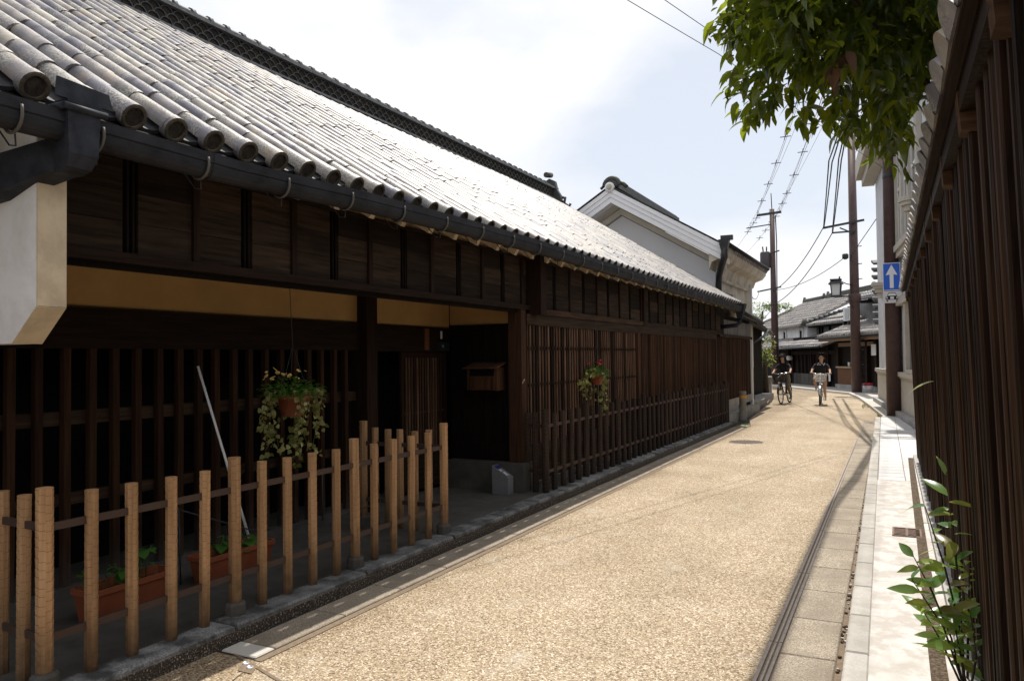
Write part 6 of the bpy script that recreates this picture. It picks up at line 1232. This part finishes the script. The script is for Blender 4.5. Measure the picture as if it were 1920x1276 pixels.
# ================================================================== CYCLISTS
def skin_mesh(name, joints, edges, mats, assign, sub=2):
    me = bpy.data.meshes.new(name); me.from_pydata([j[0] for j in joints], edges, []); o = bpy.data.objects.new(name, me); COL.objects.link(o)
    md = o.modifiers.new('skin', 'SKIN'); sv = me.skin_vertices[0].data
    for i, j in enumerate(joints): sv[i].radius = j[1] if isinstance(j[1], tuple) else (j[1], j[1])
    sv[0].use_root = True; md.branch_smoothing = 0.5
    s = o.modifiers.new('sub', 'SUBSURF'); s.levels = sub; s.render_levels = sub
    bpy.context.view_layer.update(); ev_ = o.evaluated_get(bpy.context.evaluated_depsgraph_get()); m2 = bpy.data.meshes.new_from_object(ev_); bpy.data.objects.remove(o)
    m2.materials.clear()
    for m in mats: m2.materials.append(m)
    for p in m2.polygons: p.material_index = assign(p.center); p.use_smooth = True
    return m2
def cyclist(x, y, yaw, lean, plabel, blabel, girl, frame_mat, basket_mat, trousers, long_leg, shoe, up_side):
    """bicycle heading to -y in its own frame; rider astride"""
    M_ = Matrix.Translation((x, y, 0)) @ Matrix.Rotation(yaw, 4, 'Z') @ Matrix.Rotation(lean, 4, 'Y')
    # rider and machine are two things
    bt = link('bicycle', None); bt.matrix_world = M_; ORG[bt.name] = Vector((0, 0, 0)); tag(bt, blabel, 'bicycle', 'bicycles ridden towards the camera')
    def bp(nm, b, mat, par=bt): o = part(nm, b, mat, par); return o
    def wheel(yc):
        w = MB(); c = Vector((0, yc, 0.32)); pts = [c + Vector((0, 0.305 * math.cos(a), 0.305 * math.sin(a))) for a in [2 * math.pi * k / 28 for k in range(29)]]
        w.tube(pts, 0.021, 8, 0, False); o = bp('wheel', w, m_tyre); r_ = MB(); pts = [c + Vector((0, 0.278 * math.cos(a), 0.278 * math.sin(a))) for a in [2 * math.pi * k / 28 for k in range(29)]]; r_.tube(pts, 0.011, 6, 0, False); bp('rim', r_, m_chrome, o)
        s = MB()
        for k in range(18): a = 2 * math.pi * k / 18; s.tube([c + Vector((0.025 * (1 if k % 2 else -1), 0, 0)), c + Vector((0, 0.272 * math.cos(a), 0.272 * math.sin(a)))], 0.0018, 3, 0, False)
        s.tube([c + Vector((-0.05, 0, 0)), c + Vector((0.05, 0, 0))], 0.022, 8); bp('spokes', s, m_chrome, o)
        f = MB(); pts = [c + Vector((0, 0.342 * math.cos(a), 0.342 * math.sin(a))) for a in [R(10) + R(165) * k / 12 for k in range(13)]]
        for i in range(12): f.beam(pts[i], pts[i + 1], 0.052, 0.005, 0, (1, 0, 0) if False else (pts[i] - c))
        bp('mudguard', f, frame_mat)
    wheel(-0.52); wheel(0.56)
    f = MB(); hd, bb_, st_ = Vector((0, -0.36, 0.78)), Vector((0, 0.10, 0.29)), Vector((0, 0.24, 0.72))
    f.tube([Vector((0, -0.37, 0.88)), Vector((0, -0.44, 0.55))], 0.02, 8); f.tube([hd, Vector((0, -0.15, 0.42)), bb_], 0.017, 8); f.tube([bb_, st_, Vector((0, 0.27, 0.80))], 0.015, 8)
    for s in (-1, 1): f.tube([Vector((s * 0.045, 0.56, 0.32)), bb_ + Vector((s * 0.03, 0, 0))], 0.009, 6); f.tube([Vector((s * 0.05, 0.56, 0.32)), st_], 0.008, 6); f.tube([Vector((0, -0.44, 0.56)), Vector((s * 0.05, -0.455, 0.66)), Vector((s * 0.05, -0.52, 0.32))], 0.010, 6)
    bp('frame', f, frame_mat)
    h = MB(); h.tube([(-0.29, -0.22, 1.0), (-0.24, -0.31, 1.02), (-0.08, -0.37, 0.98), (0, -0.375, 0.95), (0.08, -0.37, 0.98), (0.24, -0.31, 1.02), (0.29, -0.22, 1.0)], 0.012, 7); h.tube([(0, -0.37, 0.85), (0, -0.375, 0.96)], 0.013, 7); h.tube([(-0.20, -0.40, 1.0), (0.20, -0.40, 1.0)], 0.008, 5); bp('handlebar', h, m_chrome)
    for s in (-1, 1): g_ = MB(); g_.tube([(s * 0.295, -0.19, 0.995), (s * 0.262, -0.27, 1.01)], 0.017, 8); bp('grip', g_, m_tyre)
    sd_ = MB(); sd_.hexa([(-0.09, 0.16, 0.80), (0.09, 0.16, 0.80), (0.11, 0.38, 0.80), (-0.11, 0.38, 0.80), (-0.05, 0.15, 0.845), (0.05, 0.15, 0.845), (0.09, 0.37, 0.86), (-0.09, 0.37, 0.86)]); bp('saddle', sd_, m_tyre)
    cr2 = MB(); ang = R(70) if up_side < 0 else R(-110)
    cr2.tube([bb_ + Vector((-0.07, 0, 0)), bb_ + Vector((0.07, 0, 0))], 0.03, 8); pc = {}
    for s in (-1, 1):
        a = ang if s < 0 else ang + math.pi; e = bb_ + Vector((s * 0.08, -0.16 * math.cos(a), 0.16 * math.sin(a))); cr2.tube([bb_ + Vector((s * 0.07, 0, 0)), e], 0.01, 6); cr2.obox(e + Vector((s * 0.06, 0, 0)), (1, 0, 0), (0, 1, 0), (0, 0, 1), 0.045, 0.035, 0.012); pc[s] = e + Vector((s * 0.06, 0, 0.012))
    bp('crank', cr2, m_chrome)
    # wire basket with rim, ribs and floor
    bk_ = MB(); z0, z1 = 0.76, 0.97; bot = [(-0.14, -0.60), (0.14, -0.60), (0.14, -0.42), (-0.14, -0.42)]; top = [(-0.19, -0.67), (0.19, -0.67), (0.19, -0.40), (-0.19, -0.40)]
    for q in range(5):
        t_ = q / 4; rg = [Vector((bx + (tx - bx) * t_, by + (ty - by) * t_, z0 + (z1 - z0) * t_)) for (bx, by), (tx, ty) in zip(bot, top)]
        for i in range(4): bk_.beam(rg[i], rg[(i + 1) % 4], 0.006, 0.020 if q in (0, 4) else 0.012)
    for i in range(4):
        for q in range(7):
            p0_, p1_ = Vector((*bot[i], z0)).lerp(Vector((*bot[(i + 1) % 4], z0)), q / 7), Vector((*top[i], z1)).lerp(Vector((*top[(i + 1) % 4], z1)), q / 7); bk_.beam(p0_, p1_, 0.008, 0.006)
    bk_.box(-0.14, 0.14, -0.60, -0.42, z0 - 0.004, z0 + 0.004); bp('basket', bk_, basket_mat)
    l_ = MB(); l_.tube([(0, -0.60, 0.70), (0, -0.54, 0.70)], [0.035, 0.028], 10); bp('headlamp', l_, m_white_paint)
    # ---- rider: one skinned body
    hip = Vector((0, 0.26, 0.92)); sh_ = Vector((0, 0.08, 1.30)); J = []; E = []
    def j(p, r): J.append((Vector(p), r)); return len(J) - 1
    pel = j(hip, (0.145, 0.12)); wa = j((0, 0.20, 1.06), (0.125, 0.095)); ch = j((0, 0.11, 1.22), (0.15, 0.105)); nk0 = j((0, 0.07, 1.33), (0.075, 0.065)); nk = j((0, 0.045, 1.385), (0.048, 0.048)); hd0 = j((0, 0.025, 1.45), (0.066, 0.075)); hd1 = j((0, 0.015, 1.52), (0.078, 0.088)); hd2 = j((0, 0.03, 1.58), (0.062, 0.07))
    E += [(pel, wa), (wa, ch), (ch, nk0), (nk0, nk), (nk, hd0), (hd0, hd1), (hd1, hd2)]
    for s in (-1, 1):
        a_ = j((s * 0.165, 0.09, 1.285), 0.056); b2 = j((s * 0.235, 0.0, 1.17), 0.045); e_ = j((s * 0.265, -0.06, 1.10), 0.038); w_ = j((s * 0.272, -0.20, 1.035), 0.027); hn = j((s * 0.278, -0.245, 1.025), (0.032, 0.026)); E += [(ch, a_), (a_, b2), (b2, e_), (e_, w_), (w_, hn)]
        for f_ in range(4):
            k1 = j((s * (0.262 + 0.018 * f_), -0.285 + 0.012 * f_, 1.028), 0.010); k2 = j((s * (0.262 + 0.018 * f_), -0.297 + 0.012 * f_, 1.002), 0.009); E += [(hn, k1), (k1, k2)]
        th_ = j((s * 0.255, -0.24, 1.0), 0.011); E += [(hn, th_)]
        ft = pc[s]; hp0 = j(hip + Vector((s * 0.085, -0.03, -0.02)), 0.085); kn = Vector((s * (0.115 if ft.z < 0.3 else 0.19), ft.y - 0.12 if ft.z < 0.3 else -0.10, 0.55 if ft.z < 0.3 else 0.79)); kj = j(kn, 0.058); md_ = j(hip.lerp(kn, 0.5) + Vector((s * 0.06, 0, 0.0)), 0.075); ca = j(kn.lerp(ft + Vector((0, 0.05, 0.08)), 0.4) + Vector((0, 0.02, 0)), 0.05); an = j(ft + Vector((0, 0.06, 0.075)), 0.033); he = j(ft + Vector((0, 0.045, 0.03)), 0.034); to = j(ft + Vector((0, -0.11, 0.022)), (0.036, 0.022)); E += [(pel, hp0), (hp0, md_), (md_, kj), (kj, ca), (ca, an), (an, he), (he, to)]
    feet = [pc[-1], pc[1]]
    def asg(c):
        for ft in feet:
            if (c - ft).length < 0.15 and c.z < ft.z + 0.075: return 3
        if c.z > 1.345 and abs(c.x) < 0.12: return 0
        if abs(c.x) > 0.20 and c.z > 0.96 and c.z < 1.16 and c.y < 0.05: return 0
        if c.z > 0.95 and c.y > -0.02: return 1
        if c.z > 1.12: return 1
        if long_leg: return 2
        kn_z = 0.60
        if c.y > 0.02 and c.z > 0.72: return 2
        return 2 if c.z > 0.74 else 0
    me = skin_mesh('person', J, E, [m_skin, m_shirt, trousers, shoe], asg)
    pr = link('person', me); pr.matrix_world = M_; ORG[pr.name] = Vector((0, 0, 0)); tag(pr, plabel, 'person', 'people riding bicycles')
    hr = MB(); cen = Vector((0, 0.045, 1.545))
    for i in range(150):   # hair as overlapping locks over the skull
        a = random.uniform(0, 6.283); e = random.uniform(-0.1, 1.0); d = Vector((math.cos(a) * math.cos(e * 1.5), math.sin(a) * math.cos(e * 1.5), math.sin(e * 1.5)))
        if d.y < -0.45 and d.z < 0.55: continue
        p = cen + Vector((d.x * 0.082, d.y * 0.092, d.z * 0.088)); ln = random.uniform(0.05, 0.08) * (2.6 if girl and d.y > -0.35 and d.z < 0.7 else 1.0)
        q = p + Vector((d.x * 0.02, d.y * 0.025 + 0.005, -ln * 0.7)) if d.z < 0.75 else p + Vector((d.x, d.y, 0.1)) * ln * 0.8; hr.tube([p - d * 0.01, (p + q) / 2 + d * 0.012, q], [0.020, 0.024, 0.006], 5)
    if girl:
        for s in (-1, 1):
            for k in range(7): hr.tube([(s * 0.070, 0.0 + 0.016 * k, 1.58), (s * (0.094 + rj(0.006)), 0.0 + 0.018 * k, 1.49), (s * (0.088 + rj(0.010)), 0.01 + 0.02 * k, 1.40), (s * (0.082 + rj(0.012)), 0.02 + 0.02 * k, 1.33 + rj(0.02))], [0.018, 0.022, 0.018, 0.005], 6)
        for k in range(8): hr.tube([(-0.06 + 0.017 * k, -0.045, 1.60), (-0.068 + 0.019 * k, -0.082, 1.565), (-0.07 + 0.02 * k, -0.085, 1.535)], [0.018, 0.014, 0.004], 5)
    else:
        for k in range(26):
            a = random.uniform(0, 6.283); hr.tube([(0.05 * math.cos(a), 0.045 + 0.055 * math.sin(a), 1.61), (0.075 * math.cos(a), 0.04 + 0.075 * math.sin(a), 1.645 + rj(0.012)), (0.10 * math.cos(a) + rj(0.02), 0.03 + 0.095 * math.sin(a), 1.64 + rj(0.025))], [0.022, 0.018, 0.004], 5)
    part('hair', hr, m_hair, pr)
    fc = MB()
    for s in (-1, 1): fc.obox((s * 0.028, -0.071, 1.512), (1, 0, 0), (0, 1, 0), (0, 0, 1), 0.011, 0.006, 0.006)
    part('eyes', fc, m_hair, pr); fn = MB(); fn.hexa([(-0.012, -0.095, 1.478), (0.012, -0.095, 1.478), (0.014, -0.06, 1.478), (-0.014, -0.06, 1.478), (-0.004, -0.078, 1.515), (0.004, -0.078, 1.515), (0.006, -0.06, 1.515), (-0.006, -0.06, 1.515)]); part('nose', fn, m_skin, pr)
    mo_ = MB(); mo_.obox((0, -0.073, 1.452), (1, 0, 0), (0, 1, 0), (0, 0, 1), 0.018, 0.004, 0.004); part('mouth', mo_, M_flat('lips', (0.30, 0.10, 0.09), 0.5), pr)
    for s in (-1, 1): er = MB(); er.tube([(s * 0.078, 0.02, 1.475), (s * 0.092, 0.03, 1.505), (s * 0.082, 0.03, 1.525)], [0.010, 0.013, 0.008], 6); part('ear', er, m_skin, pr)
    if not girl:
        cp2 = MB()
        for k in range(16): a = R(-150 + 300 * k / 15) - math.pi / 2; cp2.obox((0.10 * math.cos(a), 0.05 + 0.10 * math.sin(a), 1.30 + 0.03 * math.sin(k * 1.7)), (1, 0, 0), (0, 1, 0), (0, 0, 1), 0.013, 0.016, 0.010)
        part('collar_print', cp2, m_white_paint, pr, kind='stuff')
cyclist(-3.47, 26.9, R(-7), R(-3), 'person with long dark hair in black shirt and khaki trousers riding', 'bicycle with a dark basket under the long haired rider', True, m_frame_dark, m_black_metal, m_khaki, True, m_shoe_dark, -1)
cyclist(-2.36, 26.6, R(3), R(2), 'person with short hair in black patterned shirt and tan shorts riding', 'bicycle with a white wire basket under the short haired rider', False, m_frame_silver, m_white_paint, m_shorts, False, m_shoe_blue, -1)
